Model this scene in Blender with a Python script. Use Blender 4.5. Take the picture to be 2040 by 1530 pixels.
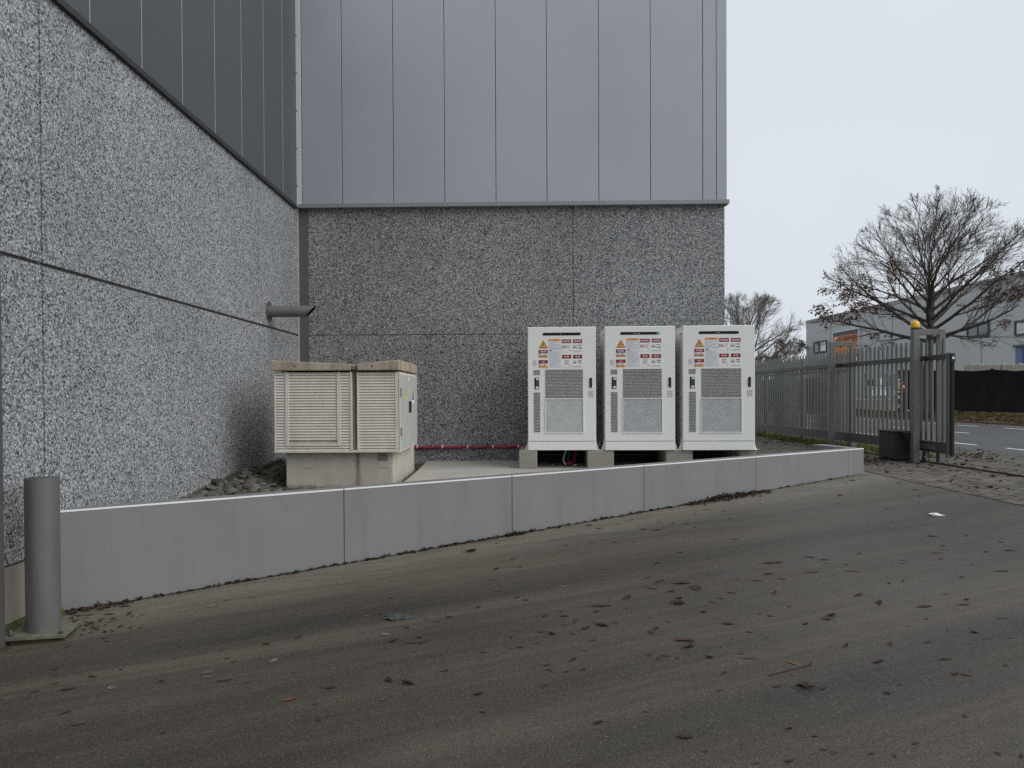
import bpy, bmesh, math, random
from mathutils import Vector, Matrix
R = math.radians
S = bpy.context.scene
for o in list(bpy.data.objects): bpy.data.objects.remove(o)
C = S.collection

# ------------------------------------------------------------------ camera
F, CX, HOR = 1530.0, 1020.0, 786.0            # focal length and horizon of the photo in its own pixels (2040 x 1530)
PITCH, ROLL = R(0.7), R(0.28)
CY = HOR + F * math.tan(PITCH)
CAMZ = 1.55                                   # lens height above the yard where the photographer stands
cam = bpy.data.cameras.new('camera'); camo = bpy.data.objects.new('camera', cam); C.objects.link(camo)
cam.sensor_fit = 'HORIZONTAL'; cam.sensor_width = 36.0
cam.lens = 36.0 * F / 2040.0
cam.shift_y = (CY - 765.0) / 2040.0
cam.clip_start = 0.05; cam.clip_end = 3000
camo.location = (0, 0, CAMZ)
camo.rotation_euler = (Matrix.Rotation(R(90) - PITCH, 3, 'X') @ Matrix.Rotation(-ROLL, 3, 'Z')).to_euler()
S.camera = camo
S.render.resolution_x, S.render.resolution_y = 1024, 768

# ------------------------------------------------------------------ sky, sun, exposure
SUN_EL, SUN_AZ = R(40), R(118)                # azimuth clockwise from +Y (north): light from the street side, a little behind the camera
w = bpy.data.worlds.new('World'); S.world = w; w.use_nodes = True
nt = w.node_tree; N = nt.nodes; L = nt.links; N.clear()
wo = N.new('ShaderNodeOutputWorld'); bg = N.new('ShaderNodeBackground'); bg.inputs[1].default_value = 0.12
sky = N.new('ShaderNodeTexSky'); sky.sky_type = 'NISHITA'; sky.sun_disc = False
sky.sun_elevation = SUN_EL; sky.sun_rotation = SUN_AZ; sky.air_density = 1.0; sky.dust_density = 6.0; sky.ozone_density = 1.0
hs = N.new('ShaderNodeHueSaturation'); hs.inputs['Saturation'].default_value = 0.35
L.new(sky.outputs[0], hs.inputs['Color'])
mx = N.new('ShaderNodeMix'); mx.data_type = 'RGBA'; mx.inputs[0].default_value = 0.94      # a closed layer of cloud over the clear sky
tc = N.new('ShaderNodeTexCoord'); no = N.new('ShaderNodeTexNoise'); no.inputs['Scale'].default_value = 2.2; no.inputs['Detail'].default_value = 3
L.new(tc.outputs['Generated'], no.inputs['Vector'])
cr = N.new('ShaderNodeValToRGB'); cr.color_ramp.elements[0].position = .35; cr.color_ramp.elements[1].position = .68
cr.color_ramp.elements[0].color = (5.85, 6.3, 6.85, 1); cr.color_ramp.elements[1].color = (6.3, 6.75, 7.25, 1)
L.new(no.outputs['Fac'], cr.inputs['Fac'])
L.new(hs.outputs[0], mx.inputs[6]); L.new(cr.outputs[0], mx.inputs[7])
L.new(mx.outputs[2], bg.inputs[0]); L.new(bg.outputs[0], wo.inputs[0])
sl = bpy.data.lights.new('sun', 'SUN'); so = bpy.data.objects.new('sun', sl); C.objects.link(so)
sl.energy = 1.5; sl.angle = R(50); sl.color = (1, .965, .92)
sd = Vector((math.sin(SUN_AZ) * math.cos(SUN_EL), math.cos(SUN_AZ) * math.cos(SUN_EL), math.sin(SUN_EL)))
so.rotation_euler = sd.to_track_quat('Z', 'Y').to_euler(); so.location = (8, -4, 12)
S.view_settings.view_transform = 'Standard'; S.view_settings.look = 'None'
S.view_settings.exposure = 0.0; S.view_settings.gamma = 1.0; S.view_settings.use_curve_mapping = False
S.cycles.use_denoising = False; S.cycles.max_bounces = 6; S.cycles.transparent_max_bounces = 8

# ------------------------------------------------------------------ pixel -> direction (distances come from what a thing touches)
def ray(px, py):
    u, v = (px - CX) / F, -(py - CY) / F
    c, s = math.cos(ROLL), math.sin(ROLL); u, v = u * c + v * s, -u * s + v * c
    cp, sp = math.cos(PITCH), math.sin(PITCH)
    return Vector((u, cp + v * sp, -sp + v * cp))
def atz(px, py, z):                            # z in world metres
    d = ray(px, py); return d * ((z - CAMZ) / d.z) + Vector((0, 0, CAMZ))
def aty(px, py, Y):
    d = ray(px, py); return d * (Y / d.y) + Vector((0, 0, CAMZ))
def Z(z): return z + CAMZ                      # height relative to the lens -> world
def yard_z(x): return 0.0425 * x               # the yard climbs towards the gate
def yard_at(px, py):
    d = ray(px, py); t = -CAMZ / (d.z - 0.0425 * d.x); return d * t + Vector((0, 0, CAMZ))

# ------------------------------------------------------------------ materials
MATS = {}
class NT:
    def __init__(s, name):
        m = bpy.data.materials.new(name); m.use_nodes = True; s.m = m; s.t = m.node_tree; s.b = s.t.nodes['Principled BSDF']
        s.co = s.n('ShaderNodeTexCoord').outputs['Object']
    def n(s, t, **k):
        x = s.t.nodes.new(t)
        for a, b in k.items(): setattr(x, a, b)
        return x
    def l(s, a, b): s.t.links.new(a, b)
    def noise(s, scale, detail=4, rough=.55, vec=None, stretch=None, rot=None):
        x = s.n('ShaderNodeTexNoise'); x.inputs['Scale'].default_value = scale; x.inputs['Detail'].default_value = detail; x.inputs['Roughness'].default_value = rough
        v = vec or s.co
        if stretch or rot:
            mp = s.n('ShaderNodeMapping'); s.l(v, mp.inputs[0])
            if rot is not None: mp.inputs['Rotation'].default_value = (0, 0, rot)
            v = mp.outputs[0]
            if stretch:
                m2 = s.n('ShaderNodeMapping'); s.l(v, m2.inputs[0]); m2.inputs['Scale'].default_value = stretch; v = m2.outputs[0]
        s.l(v, x.inputs['Vector']); return x.outputs['Fac']
    def vor(s, scale, feature='F1', out='Color'):
        x = s.n('ShaderNodeTexVoronoi', feature=feature); x.inputs['Scale'].default_value = scale; s.l(s.co, x.inputs['Vector']); return x.outputs[out]
    def ramp(s, f, stops):
        x = s.n('ShaderNodeValToRGB'); e = x.color_ramp.elements
        while len(e) < len(stops): e.new(0.5)
        for q, (p, c) in zip(e, stops): q.position = p; q.color = (*c, 1) if len(c) == 3 else c
        s.l(f, x.inputs[0]); return x.outputs[0]
    def mix(s, fac, a, b, mode='MIX'):
        x = s.n('ShaderNodeMix', data_type='RGBA', blend_type=mode)
        for i, v in ((0, fac), (6, a), (7, b)):
            if hasattr(v, 'is_linked'): s.l(v, x.inputs[i])
            else: x.inputs[i].default_value = v if i == 0 else ((*v, 1) if len(v) == 3 else v)
        return x.outputs[2]
    def math(s, op, a, b=0.0):
        x = s.n('ShaderNodeMath', operation=op)
        for i, v in enumerate((a, b)):
            if hasattr(v, 'is_linked'): s.l(v, x.inputs[i])
            else: x.inputs[i].default_value = v
        return x.outputs[0]
    def bump(s, h, strength=.3, dist=.01, normal=None):
        x = s.n('ShaderNodeBump'); x.inputs['Strength'].default_value = strength; x.inputs['Distance'].default_value = dist
        s.l(h, x.inputs['Height'])
        if normal: s.l(normal, x.inputs['Normal'])
        return x.outputs[0]
    def done(s, col, rough=.6, metal=0.0, normal=None, spec=.5):
        for k, v in (('Base Color', col), ('Roughness', rough), ('Metallic', metal), ('Specular IOR Level', spec)):
            if hasattr(v, 'is_linked'): s.l(v, s.b.inputs[k])
            else: s.b.inputs[k].default_value = (*v, 1) if isinstance(v, tuple) else v
        if normal: s.l(normal, s.b.inputs['Normal'])
        MATS[s.m.name] = s.m; return s.m

def paint(name, col, rough=.5, metal=0.0, var=.12, scale=6, bump=0.0, spec=.5, stretch=None, dirt=None, dirt_amt=.35):
    t = NT(name)
    f = t.noise(scale, 5, .6, stretch=stretch)
    lo = tuple(c * (1 - var) for c in col); hi = tuple(min(1, c * (1 + var)) for c in col)
    c = t.ramp(f, [(.3, lo), (.7, hi)])
    if dirt:
        g = t.noise(scale * .6 + 2, 6, .65, stretch=(1, 1, .25))
        c = t.mix(t.ramp(g, [(.5, (0, 0, 0)), (.75, (dirt_amt,) * 3)]), c, dirt)
    nrm = t.bump(t.noise(scale * 30, 3), .25, bump) if bump else None
    return t.done(c, t.ramp(t.noise(scale * 2, 3), [(.3, (max(.05, rough - .08),) * 3), (.7, (min(1, rough + .1),) * 3)]), metal, nrm, spec)

def aggregate(name, dark, light, mid, blotch=.14):
    t = NT(name)
    def chan(scale, i):
        g = t.n('ShaderNodeSeparateColor'); t.l(t.vor(scale), g.inputs[0]); return g.outputs[i]
    a1, b1, c1 = chan(105, 0), chan(62, 1), chan(84, 2)
    v = t.math('ADD', t.math('MULTIPLY', a1, .55), t.math('MULTIPLY', b1, .45))
    c = t.ramp(v, [(.12, dark), (.42, mid), (.62, tuple(.62 * x + .38 * y for x, y in zip(mid, light))), (.88, tuple(.35 * x + .65 * y for x, y in zip(mid, light)))])
    c = t.mix(t.ramp(c1, [(.86, (0, 0, 0)), (.93, (.9,) * 3)]), c, light)                 # pale pebbles
    c = t.mix(t.ramp(b1, [(.05, (.8,) * 3), (.12, (0, 0, 0))]), c, dark)                   # dark pebbles
    tint = t.ramp(a1, [(0, (.95, .985, 1.04)), (1, (1.04, 1.0, .95))])
    c = t.mix(1.0, c, tint, 'MULTIPLY')
    edge = t.vor(105, 'DISTANCE_TO_EDGE', 'Distance')
    c = t.mix(t.ramp(edge, [(0, (.5,) * 3), (.12, (0, 0, 0))]), c, tuple(x * .6 for x in dark))
    bl = t.ramp(t.noise(.55, 6, .6), [(.3, (1 - blotch,) * 3), (.7, (1 + blotch * .6,) * 3)])
    c = t.mix(1.0, c, bl, 'MULTIPLY')
    st = t.ramp(t.noise(1.3, 6, .65, stretch=(1, 1, .12)), [(.55, (0, 0, 0)), (.8, (.3, .3, .3))])
    c = t.mix(st, c, tuple(x * y for x, y in zip(mid, (.86, .84, .72))))
    n = t.bump(t.math('SUBTRACT', 1.0, t.vor(105, 'F1', 'Distance')), .6, .005)
    return t.done(c, .75, 0, n, .35)

def concrete(name, col, rough=.8, var=.18, speck=.15, streak=None, moss=None):
    t = NT(name)
    c = t.ramp(t.noise(1.7, 7, .62), [(.28, tuple(x * (1 - var) for x in col)), (.72, tuple(x * (1 + var) for x in col))])
    c = t.mix(t.ramp(t.noise(160, 2), [(.3, (speck,) * 3), (.5, (0, 0, 0))]), c, tuple(x * .55 for x in col))
    c = t.mix(t.ramp(t.noise(9, 6, .7), [(.55, (0, 0, 0)), (.75, (.4,) * 3)]), c, tuple(x * .72 for x in col))
    if streak: c = t.mix(t.ramp(t.noise(7, 5, .6, stretch=(1, 1, .1)), [(.48, (0, 0, 0)), (.75, (.6,) * 3)]), c, streak)
    if moss: c = t.mix(t.ramp(t.noise(3.3, 6, .7), [(.52, (0, 0, 0)), (.7, (.7,) * 3)]), c, moss)
    n = t.bump(t.noise(90, 4), .3, .004)
    return t.done(c, rough, 0, n, .3)

aggregate('aggregate_lit', (.045, .05, .057), (.74, .76, .78), (.222, .238, .253))  # left wall: lit copy of the pebble mix, brighter light put into the colour
aggregate('aggregate_shaded', (.032, .036, .043), (.66, .66, .64), (.142, .151, .166))  # back wall: the same pebble mix, shade put into its darker colour
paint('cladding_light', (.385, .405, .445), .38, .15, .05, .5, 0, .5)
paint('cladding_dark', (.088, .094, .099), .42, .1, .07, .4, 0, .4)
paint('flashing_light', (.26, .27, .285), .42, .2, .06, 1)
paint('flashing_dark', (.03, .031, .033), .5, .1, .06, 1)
paint('seam_light', (.42, .43, .44), .5)
paint('trim_light', (.47, .49, .5), .45, .1, .05, 2)
paint('edge_highlight', (.78, .78, .77), .4, 0, .05)  # near-white tone for the painted highlight on the low wall's top edge
paint('dirt_black', (.018, .016, .012), .95, 0, .4, 30)
paint('joint_seal', (.15, .15, .145), .9)
paint('strip_plain', (.105, .103, .096), .85, 0, .12, 3)
concrete('plinth_concrete', (.33, .3, .25), streak=(.2, .18, .14))
concrete('kiosk_concrete', (.36, .34, .295), streak=(.26, .23, .18), var=.1)
concrete('pad_concrete', (.43, .415, .37), var=.12)
concrete('block_concrete', (.3, .285, .25), var=.2)
concrete('far_block', (.4, .39, .34), streak=(.2, .2, .15))
t = NT('low_wall_paint')
c = t.ramp(t.noise(1.3, 5, .6), [(.3, (.2, .203, .205)), (.7, (.224, .227, .23))])
c = t.mix(t.ramp(t.noise(5, 6, .65, stretch=(1, 1, .12)), [(.5, (0, 0, 0)), (.78, (.35,) * 3)]), c, (.135, .133, .125))
c = t.mix(t.ramp(t.noise(2.1, 3, .5), [(.66, (0, 0, 0)), (.76, (.45,) * 3)]), c, (.1, .098, .095))
c = t.mix(t.ramp(t.noise(28, 4, .7), [(.68, (0, 0, 0)), (.75, (.7,) * 3)]), c, (.09, .088, .085))
t.done(c, .5, 0, t.bump(t.noise(40, 3), .2, .0006), .4)
t = NT('moss'); c = t.ramp(t.noise(14, 7, .7), [(.35, (.05, .05, .025)), (.55, (.09, .1, .04)), (.75, (.16, .15, .1))]); t.done(c, .95, 0, t.bump(t.noise(40, 5), .7, .01), .15)
paint('cab_white', (.79, .795, .775), .38, 0, .02, 1.5, 0, .5)
paint('cab_side', (.76, .765, .745), .42, 0, .04, 2)
paint('net_white', (.74, .74, .74), .5)
paint('filter_grey', (.68, .7, .7), .6)
paint('black_gloss', (.006, .006, .007), .4, 0, .1, 6, 0, .25)
paint('black_matt', (.012, .012, .013), .7)
paint('print_white', (.86, .87, .88), .5, 0, .02)
paint('print_plate', (.82, .83, .83), .45, 0, .02)
paint('print_grey', (.4, .41, .43), .6, 0, .02)
paint('print_pale', (.68, .7, .73), .6, 0, .02)
paint('print_dark', (.05, .05, .055), .6)
paint('print_red', (.33, .012, .022), .5)
paint('print_black', (.012, .01, .012), .5)
paint('print_orange', (.78, .36, .06), .5, 0, .04)
paint('print_blue', (.05, .1, .25), .5)
paint('print_yellow', (.75, .68, .12), .5)
paint('kiosk_panel', (.67, .625, .555), .6, 0, .06, 5, 0, .4, dirt=(.3, .25, .18), dirt_amt=.35)
paint('kiosk_door', (.46, .475, .455), .55, 0, .04, 3)
paint('kiosk_roof', (.42, .36, .28), .8, 0, .16, 7, .001, .3, stretch=(1, 1, .3), dirt=(.16, .11, .07), dirt_amt=.8)
paint('plate_grey', (.19, .185, .18), .6)
paint('galv_dark', (.115, .115, .11), .45, .35, .12, 5)
paint('bollard_paint', (.17, .168, .165), .4, .3, .12, 3, 0, .5, stretch=(1, 1, .15), dirt=(.09, .085, .08), dirt_amt=.5)
paint('plate_moss', (.15, .15, .12), .7, .1, .3, 9, 0, .4, dirt=(.08, .085, .04), dirt_amt=.7)
paint('gate_paint', (.165, .168, .162), .42, .25, .1, 3)
paint('gate_dark', (.085, .087, .084), .45, .2, .1, 3)
paint('motor_black', (.012, .0135, .015), .55)
paint('rust_steel', (.07, .045, .03), .85, .2, .3, 20)
paint('red_conduit', (.26, .012, .035), .5)
paint('rubber', (.012, .012, .012), .8)
paint('cable_white', (.6, .6, .6), .5)
paint('brass_bolt', (.3, .29, .26), .4, .7)
paint('facade_grey', (.44, .46, .46), .6, .1, .04, .15)
paint('facade_trim', (.27, .275, .285), .55)
paint('window_frame', (.055, .06, .066), .5)
paint('sign_orange', (.6, .2, .06), .5, 0, .05, .3)
paint('sign_dark', (.05, .06, .07), .5)
paint('sign_brown', (.13, .04, .02), .6)
paint('blue_door', (.1, .15, .28), .5)
paint('lane_white', (.72, .72, .72), .6, 0, .1, 12)
paint('bark', (.06, .052, .042), .9, 0, .3, 14, .004)
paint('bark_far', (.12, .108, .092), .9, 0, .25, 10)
paint('twig', (.085, .07, .06), .9, 0, .2, 3)
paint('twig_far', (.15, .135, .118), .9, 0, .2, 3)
paint('paper', (.75, .76, .74), .8)
paint('rag_green', (.055, .075, .066), .95, 0, .4, 60)
paint('lamp_post', (.25, .26, .27), .5, .3)
t = NT('window_glass'); t.done((.1, .11, .12), .06, 0, None, .9)
t = NT('window_blind'); t.done((.55, .57, .58), .25, 0, None, .6)
t = NT('beacon_amber'); t.b.inputs['Transmission Weight'].default_value = .15; t.done((.92, .55, .015), .18, 0, None, .6)
t = NT('mesh_cloth'); c = t.ramp(t.noise(2.5, 5, .6, stretch=(1, 1, .3)), [(.3, (.008, .009, .011)), (.7, (.016, .018, .02))]); t.done(c, .85, 0, t.bump(t.noise(3, 4), .6, .05), .2)
t = NT('mesh_green'); c = t.ramp(t.noise(2.5, 5), [(.3, (.035, .04, .037)), (.7, (.06, .066, .062))]); t.done(c, .85, 0, None, .2)

def leafmat(name, cols, trans=.2):
    t = NT(name)
    r = t.n('ShaderNodeNewGeometry').outputs['Random Per Island']; oi = t.n('ShaderNodeObjectInfo').outputs['Random']
    f = t.math('FRACT', t.math('ADD', r, oi))
    c = t.ramp(f, [(i / (len(cols) - 1), q) for i, q in enumerate(cols)])
    c = t.mix(.35, c, t.ramp(t.noise(60, 3), [(.3, (.02, .013, .011)), (.7, (.11, .07, .052))]), 'MIX')
    return t.done(c, .75, 0, None, .25)
leafmat('leaf_dark', [(.018, .013, .011), (.028, .019, .016), (.042, .027, .021), (.024, .019, .016)])
leafmat('leaf_brown', [(.04, .026, .02), (.07, .04, .027), (.1, .055, .034), (.055, .036, .026)])
leafmat('leaf_orange', [(.17, .075, .038), (.22, .095, .045), (.15, .065, .035)])
leafmat('leaf_tree', [(.1, .045, .028), (.17, .07, .04), (.2, .09, .05), (.12, .055, .035)])
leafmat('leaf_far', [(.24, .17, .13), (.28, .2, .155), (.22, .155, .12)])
t = NT('grass'); c = t.ramp(t.n('ShaderNodeNewGeometry').outputs['Random Per Island'], [(0, (.05, .075, .015)), (.5, (.11, .14, .03)), (1, (.16, .17, .05))]); t.done(c, .8, 0, None, .2)
t = NT('stone'); r = t.n('ShaderNodeObjectInfo').outputs['Random']
c = t.mix(1.0, t.ramp(r, [(0, (.07, .066, .055)), (.5, (.125, .12, .1)), (1, (.2, .19, .16))]), t.ramp(t.noise(18, 5), [(.3, (.6, .6, .6)), (.7, (1.1, 1.1, 1.1))]), 'MULTIPLY'); t.done(c, .9, 0, t.bump(t.noise(30, 4), .5, .01), .2)
t = NT('soil'); c = t.ramp(t.noise(5, 8, .7), [(.3, (.05, .045, .03)), (.55, (.1, .092, .065)), (.75, (.16, .15, .115))]); t.done(c, .95, 0, t.bump(t.noise(14, 6), .8, .03), .15)
t = NT('terrain'); c = t.ramp(t.noise(.3, 6), [(.3, (.05, .05, .03)), (.7, (.09, .085, .05))]); t.done(c, .95)
t = NT('verge'); c = t.ramp(t.noise(.9, 8, .75), [(.32, (.075, .045, .03)), (.5, (.12, .075, .05)), (.62, (.1, .1, .045)), (.75, (.16, .14, .08))]); t.done(c, .95, 0, t.bump(t.noise(8, 5), .8, .05), .15)
t = NT('joint_sand'); c = t.ramp(t.noise(4, 6, .7), [(.3, (.014, .013, .01)), (.7, (.03, .03, .02))]); t.done(c, .95, 0, None, .15)
def brickmat():
    t = NT('paver')
    r = t.math('FRACT', t.math('ADD', t.n('ShaderNodeNewGeometry').outputs['Random Per Island'], t.n('ShaderNodeObjectInfo').outputs['Random']))
    c = t.ramp(r, [(0, (.095, .086, .072)), (.4, (.135, .123, .102)), (.8, (.17, .153, .128)), (1, (.115, .102, .088))])
    g = t.n('ShaderNodeNewGeometry').outputs['Position']
    c = t.mix(1.0, c, t.ramp(t.noise(1.1, 6, .65, vec=g), [(.3, (.68, .68, .66)), (.7, (1.12, 1.12, 1.1))]), 'MULTIPLY')
    c = t.mix(t.ramp(t.noise(2.2, 6, .7, vec=g), [(.55, (0, 0, 0)), (.75, (.5,) * 3)]), c, (.085, .09, .05))
    t.done(c, .85, 0, t.bump(t.noise(120, 3), .3, .004), .25)
brickmat()
# yard: worn grey-brown concrete with tyre wear running along the drive and pale dust against the low wall
t = NT('yard')
A = R(-23)
c = t.ramp(t.noise(.55, 7, .6), [(.3, (.047, .04, .033)), (.7, (.076, .066, .054))])
s1 = t.noise(1.0, 6, .62, rot=A, stretch=(.2, 2.4, 1)); s2 = t.noise(1.0, 7, .72, rot=A, stretch=(.6, 13, 1)); s3 = t.noise(1.0, 3, .5, rot=A, stretch=(.05, .75, 1))
c = t.mix(1.0, c, t.ramp(s1, [(.32, (.5, .48, .46)), (.5, (1, .985, .95)), (.7, (1.5, 1.45, 1.36))]), 'MULTIPLY')
c = t.mix(1.0, c, t.ramp(s2, [(.3, (.66, .66, .65)), (.7, (1.3, 1.29, 1.27))]), 'MULTIPLY')
c = t.mix(1.0, c, t.ramp(s3, [(.4, (.46, .45, .435)), (.6, (1.35, 1.3, 1.24))]), 'MULTIPLY')
c = t.mix(t.ramp(t.noise(1.6, 6, .6, rot=A, stretch=(.3, 1.2, 1)), [(.5, (0, 0, 0)), (.8, (.5,) * 3)]), c, (.084, .075, .046))
c = t.mix(t.ramp(t.noise(1.1, 7, .7, rot=A, stretch=(.5, 1.6, 1)), [(.56, (0, 0, 0)), (.72, (.3,) * 3)]), c, (.1, .083, .08))
wd = t.n('ShaderNodeVectorMath', operation='DOT_PRODUCT'); t.l(t.co, wd.inputs[0]); wd.inputs[1].default_value = (.569, -.822, 0)
dist = t.math('ADD', wd.outputs['Value'], 6.99)                       # metres out from the foot of the low wall
zone = t.ramp(t.math('MULTIPLY', t.math('ADD', dist, t.math('MULTIPLY', t.noise(.8, 6, .65, rot=A, stretch=(.25, 1.6, 1)), 1.6)), .25), [(.28, (.75,) * 3), (.62, (0, 0, 0))])
c = t.mix(zone, c, t.mix(1.0, (.128, .114, .08), t.ramp(s2, [(.3, (.7,) * 3), (.7, (1.3,) * 3)]), 'MULTIPLY'))       # the strip by the wall that no tyre crosses stays paler
near_ = t.math('MULTIPLY', t.ramp(t.math('ADD', dist, t.math('MULTIPLY', t.noise(1.5, 6, .6, rot=A, stretch=(.5, 1.5, 1)), -.9)), [(-.0, (1, 1, 1)), (.55, (0, 0, 0))]), t.ramp(t.noise(3.5, 7, .72, rot=A, stretch=(.35, 1.6, 1)), [(.34, (0, 0, 0)), (.56, (.9,) * 3)]))
c = t.mix(near_, c, (.19, .174, .14))
c = t.mix(t.ramp(t.noise(140, 3, .7), [(.52, (0, 0, 0)), (.66, (.6,) * 3)]), c, (.21, .197, .18))
c = t.mix(t.ramp(t.noise(85, 3, .75), [(.34, (.75,) * 3), (.5, (0, 0, 0))]), c, (.026, .023, .02))
c = t.mix(1.0, c, t.ramp(t.noise(210, 2, .6), [(.35, (.6,) * 3), (.65, (1.4,) * 3)]), 'MULTIPLY')
c = t.mix(t.ramp(t.noise(30, 5, .75), [(.3, (.45,) * 3), (.48, (0, 0, 0))]), c, (.05, .046, .04))
c = t.mix(t.ramp(t.vor(21, 'F1', 'Distance'), [(.03, (.8,) * 3), (.09, (0, 0, 0))]), c, (.3, .29, .27))
t.done(c, t.ramp(s1, [(.3, (.5,) * 3), (.7, (.78,) * 3)]), 0, t.bump(t.noise(120, 4), .4, .004), .35)
t = NT('pale_dust'); c = t.ramp(t.noise(9, 6), [(.4, (.075, .068, .058)), (.62, (.19, .18, .16))]); t.done(c, .9, 0, None, .2)
t = NT('asphalt')
c = t.ramp(t.noise(.7, 6, .6, rot=R(2), stretch=(2.5, .12, 1)), [(.3, (.042, .042, .045)), (.7, (.066, .066, .07))])
c = t.mix(t.ramp(t.noise(150, 2), [(.5, (0, 0, 0)), (.7, (.35,) * 3)]), c, (.1, .1, .1)); t.done(c, .62, 0, t.bump(t.noise(120, 3), .3, .004), .5)
# kiosk channel with the brown run-off stain down its middle
t = NT('channel_stain')
c = t.ramp(t.noise(14, 6, .65, stretch=(3, 1, .12)), [(.3, (.07, .05, .03)), (.5, (.19, .16, .12)), (.72, (.34, .31, .26))]); t.done(c, .85, 0, None, .2)

def stained_base():
    t = NT('kiosk_base'); x = t.n('ShaderNodeSeparateXYZ'); t.l(t.co, x.inputs[0])
    c = t.ramp(t.noise(1.7, 7, .62), [(.28, (.47, .44, .385)), (.72, (.56, .53, .465))])
    c = t.mix(t.ramp(t.noise(7, 5, .6, stretch=(1, 1, .1)), [(.48, (0, 0, 0)), (.75, (.5,) * 3)]), c, (.38, .34, .27))
    d = t.math('ABSOLUTE', t.math('SUBTRACT', x.outputs[0], .233)); d = t.math('ADD', d, t.math('MULTIPLY', t.noise(9, 5, .7, stretch=(1, 1, .25)), .11))
    c = t.mix(t.ramp(d, [(.05, (.85,) * 3), (.1, (0, 0, 0))]), c, (.12, .085, .05))
    m_ = t.math('ADD', x.outputs[2], t.math('MULTIPLY', t.noise(8, 6, .7), .16)); c = t.mix(t.ramp(m_, [(.06, (.9,) * 3), (.13, (0, 0, 0))]), c, (.09, .085, .055))
    t.done(c, .85, 0, t.bump(t.noise(90, 4), .3, .004), .3)
stained_base()
# ------------------------------------------------------------------ mesh helpers
class MB:
    def __init__(s): s.v = []; s.f = []; s.m = []; s.mats = []
    def mi(s, mat):
        if mat not in s.mats: s.mats.append(mat)
        return s.mats.index(mat)
    def poly(s, pts, mat, faces=None):
        k = len(s.v); s.v += [tuple(p) for p in pts]; i = s.mi(mat)
        for f in (faces or [tuple(range(len(pts)))]): s.f.append(tuple(k + q for q in f)); s.m.append(i)
        return s
    def box(s, x0, x1, y0, y1, z0, z1, mat, bottom=True):
        f = [(4, 5, 6, 7), (0, 1, 5, 4), (1, 2, 6, 5), (2, 3, 7, 6), (3, 0, 4, 7)]
        if bottom: f.append((3, 2, 1, 0))
        return s.poly([(x0, y0, z0), (x1, y0, z0), (x1, y1, z0), (x0, y1, z0), (x0, y0, z1), (x1, y0, z1), (x1, y1, z1), (x0, y1, z1)], mat, f)
    def prism(s, base, z0, z1, mat):           # base: CCW list of (x, y); z0, z1 numbers or lists
        n = len(base); a = z0 if isinstance(z0, (list, tuple)) else [z0] * n; b = z1 if isinstance(z1, (list, tuple)) else [z1] * n
        pts = [(x, y, a[i]) for i, (x, y) in enumerate(base)] + [(x, y, b[i]) for i, (x, y) in enumerate(base)]
        return s.poly(pts, mat, [tuple(reversed(range(n))), tuple(range(n, 2 * n))] + [(i, (i + 1) % n, n + (i + 1) % n, n + i) for i in range(n)])
    def bar(s, p, q, wx, wz, mat, up=Vector((0, 0, 1))):   # rectangular bar between two points
        p, q = Vector(p), Vector(q); d = (q - p).normalized(); a = d.cross(up)
        if a.length < 1e-4: a = Vector((1, 0, 0))
        a.normalize(); b = a.cross(d)
        a *= wx / 2; b *= wz / 2
        pts = [c + i * a + j * b for c in (p, q) for i, j in ((-1, -1), (1, -1), (1, 1), (-1, 1))]
        return s.poly(pts, mat, [(3, 2, 1, 0), (4, 5, 6, 7), (0, 1, 5, 4), (1, 2, 6, 5), (2, 3, 7, 6), (3, 0, 4, 7)])
    def tube(s, pts, rad, mat, n=8, caps=True):
        k = len(s.v); i = s.mi(mat); pts = [Vector(p) for p in pts]; m = len(pts)
        if not isinstance(rad, (list, tuple)): rad = [rad] * m
        ref = None
        for j, p in enumerate(pts):
            d = (pts[min(j + 1, m - 1)] - pts[max(j - 1, 0)]).normalized()
            if ref is None:
                ref = d.cross(Vector((0, 0, 1)))
                if ref.length < .01: ref = d.cross(Vector((0, 1, 0)))
            a = (ref - d * ref.dot(d)).normalized(); b = d.cross(a); ref = a
            for q in range(n):
                th = 2 * math.pi * q / n; s.v.append(tuple(p + (a * math.cos(th) + b * math.sin(th)) * rad[j]))
        for j in range(m - 1):
            for q in range(n):
                s.f.append((k + j * n + q, k + j * n + (q + 1) % n, k + (j + 1) * n + (q + 1) % n, k + (j + 1) * n + q)); s.m.append(i)
        if caps:
            s.f.append(tuple(k + q for q in reversed(range(n)))); s.m.append(i)
            s.f.append(tuple(k + (m - 1) * n + q for q in range(n))); s.m.append(i)
        return s
    def mesh(s, name, smooth=False):
        me = bpy.data.meshes.new(name); me.from_pydata(s.v, [], s.f); me.update()
        for m in s.mats: me.materials.append(MATS[m])
        me.polygons.foreach_set('material_index', s.m)
        if smooth: me.polygons.foreach_set('use_smooth', [True] * len(me.polygons))
        return me
    def build(s, name, parent=None, smooth=False, bevel=0.0, seg=2, loc=None):
        o = bpy.data.objects.new(name, s.mesh(name, smooth)); C.objects.link(o)
        if parent: o.parent = parent
        if loc: o.location = loc
        if bevel:
            b = o.modifiers.new('bevel', 'BEVEL'); b.width = bevel; b.segments = seg; b.limit_method = 'ANGLE'; b.angle_limit = R(40)
        return o
def tag(o, label=None, cat=None, group=None, kind=None):
    for k, v in (('label', label), ('category', cat), ('group', group), ('kind', kind)):
        if v: o[k] = v
    return o
def thing(name, label, cat, loc=(0, 0, 0), rz=0.0, group=None):
    o = bpy.data.objects.new(name, None); C.objects.link(o); o.location = loc; o.rotation_euler = (0, 0, rz); o.empty_display_size = .2
    return tag(o, label, cat, group)
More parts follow.
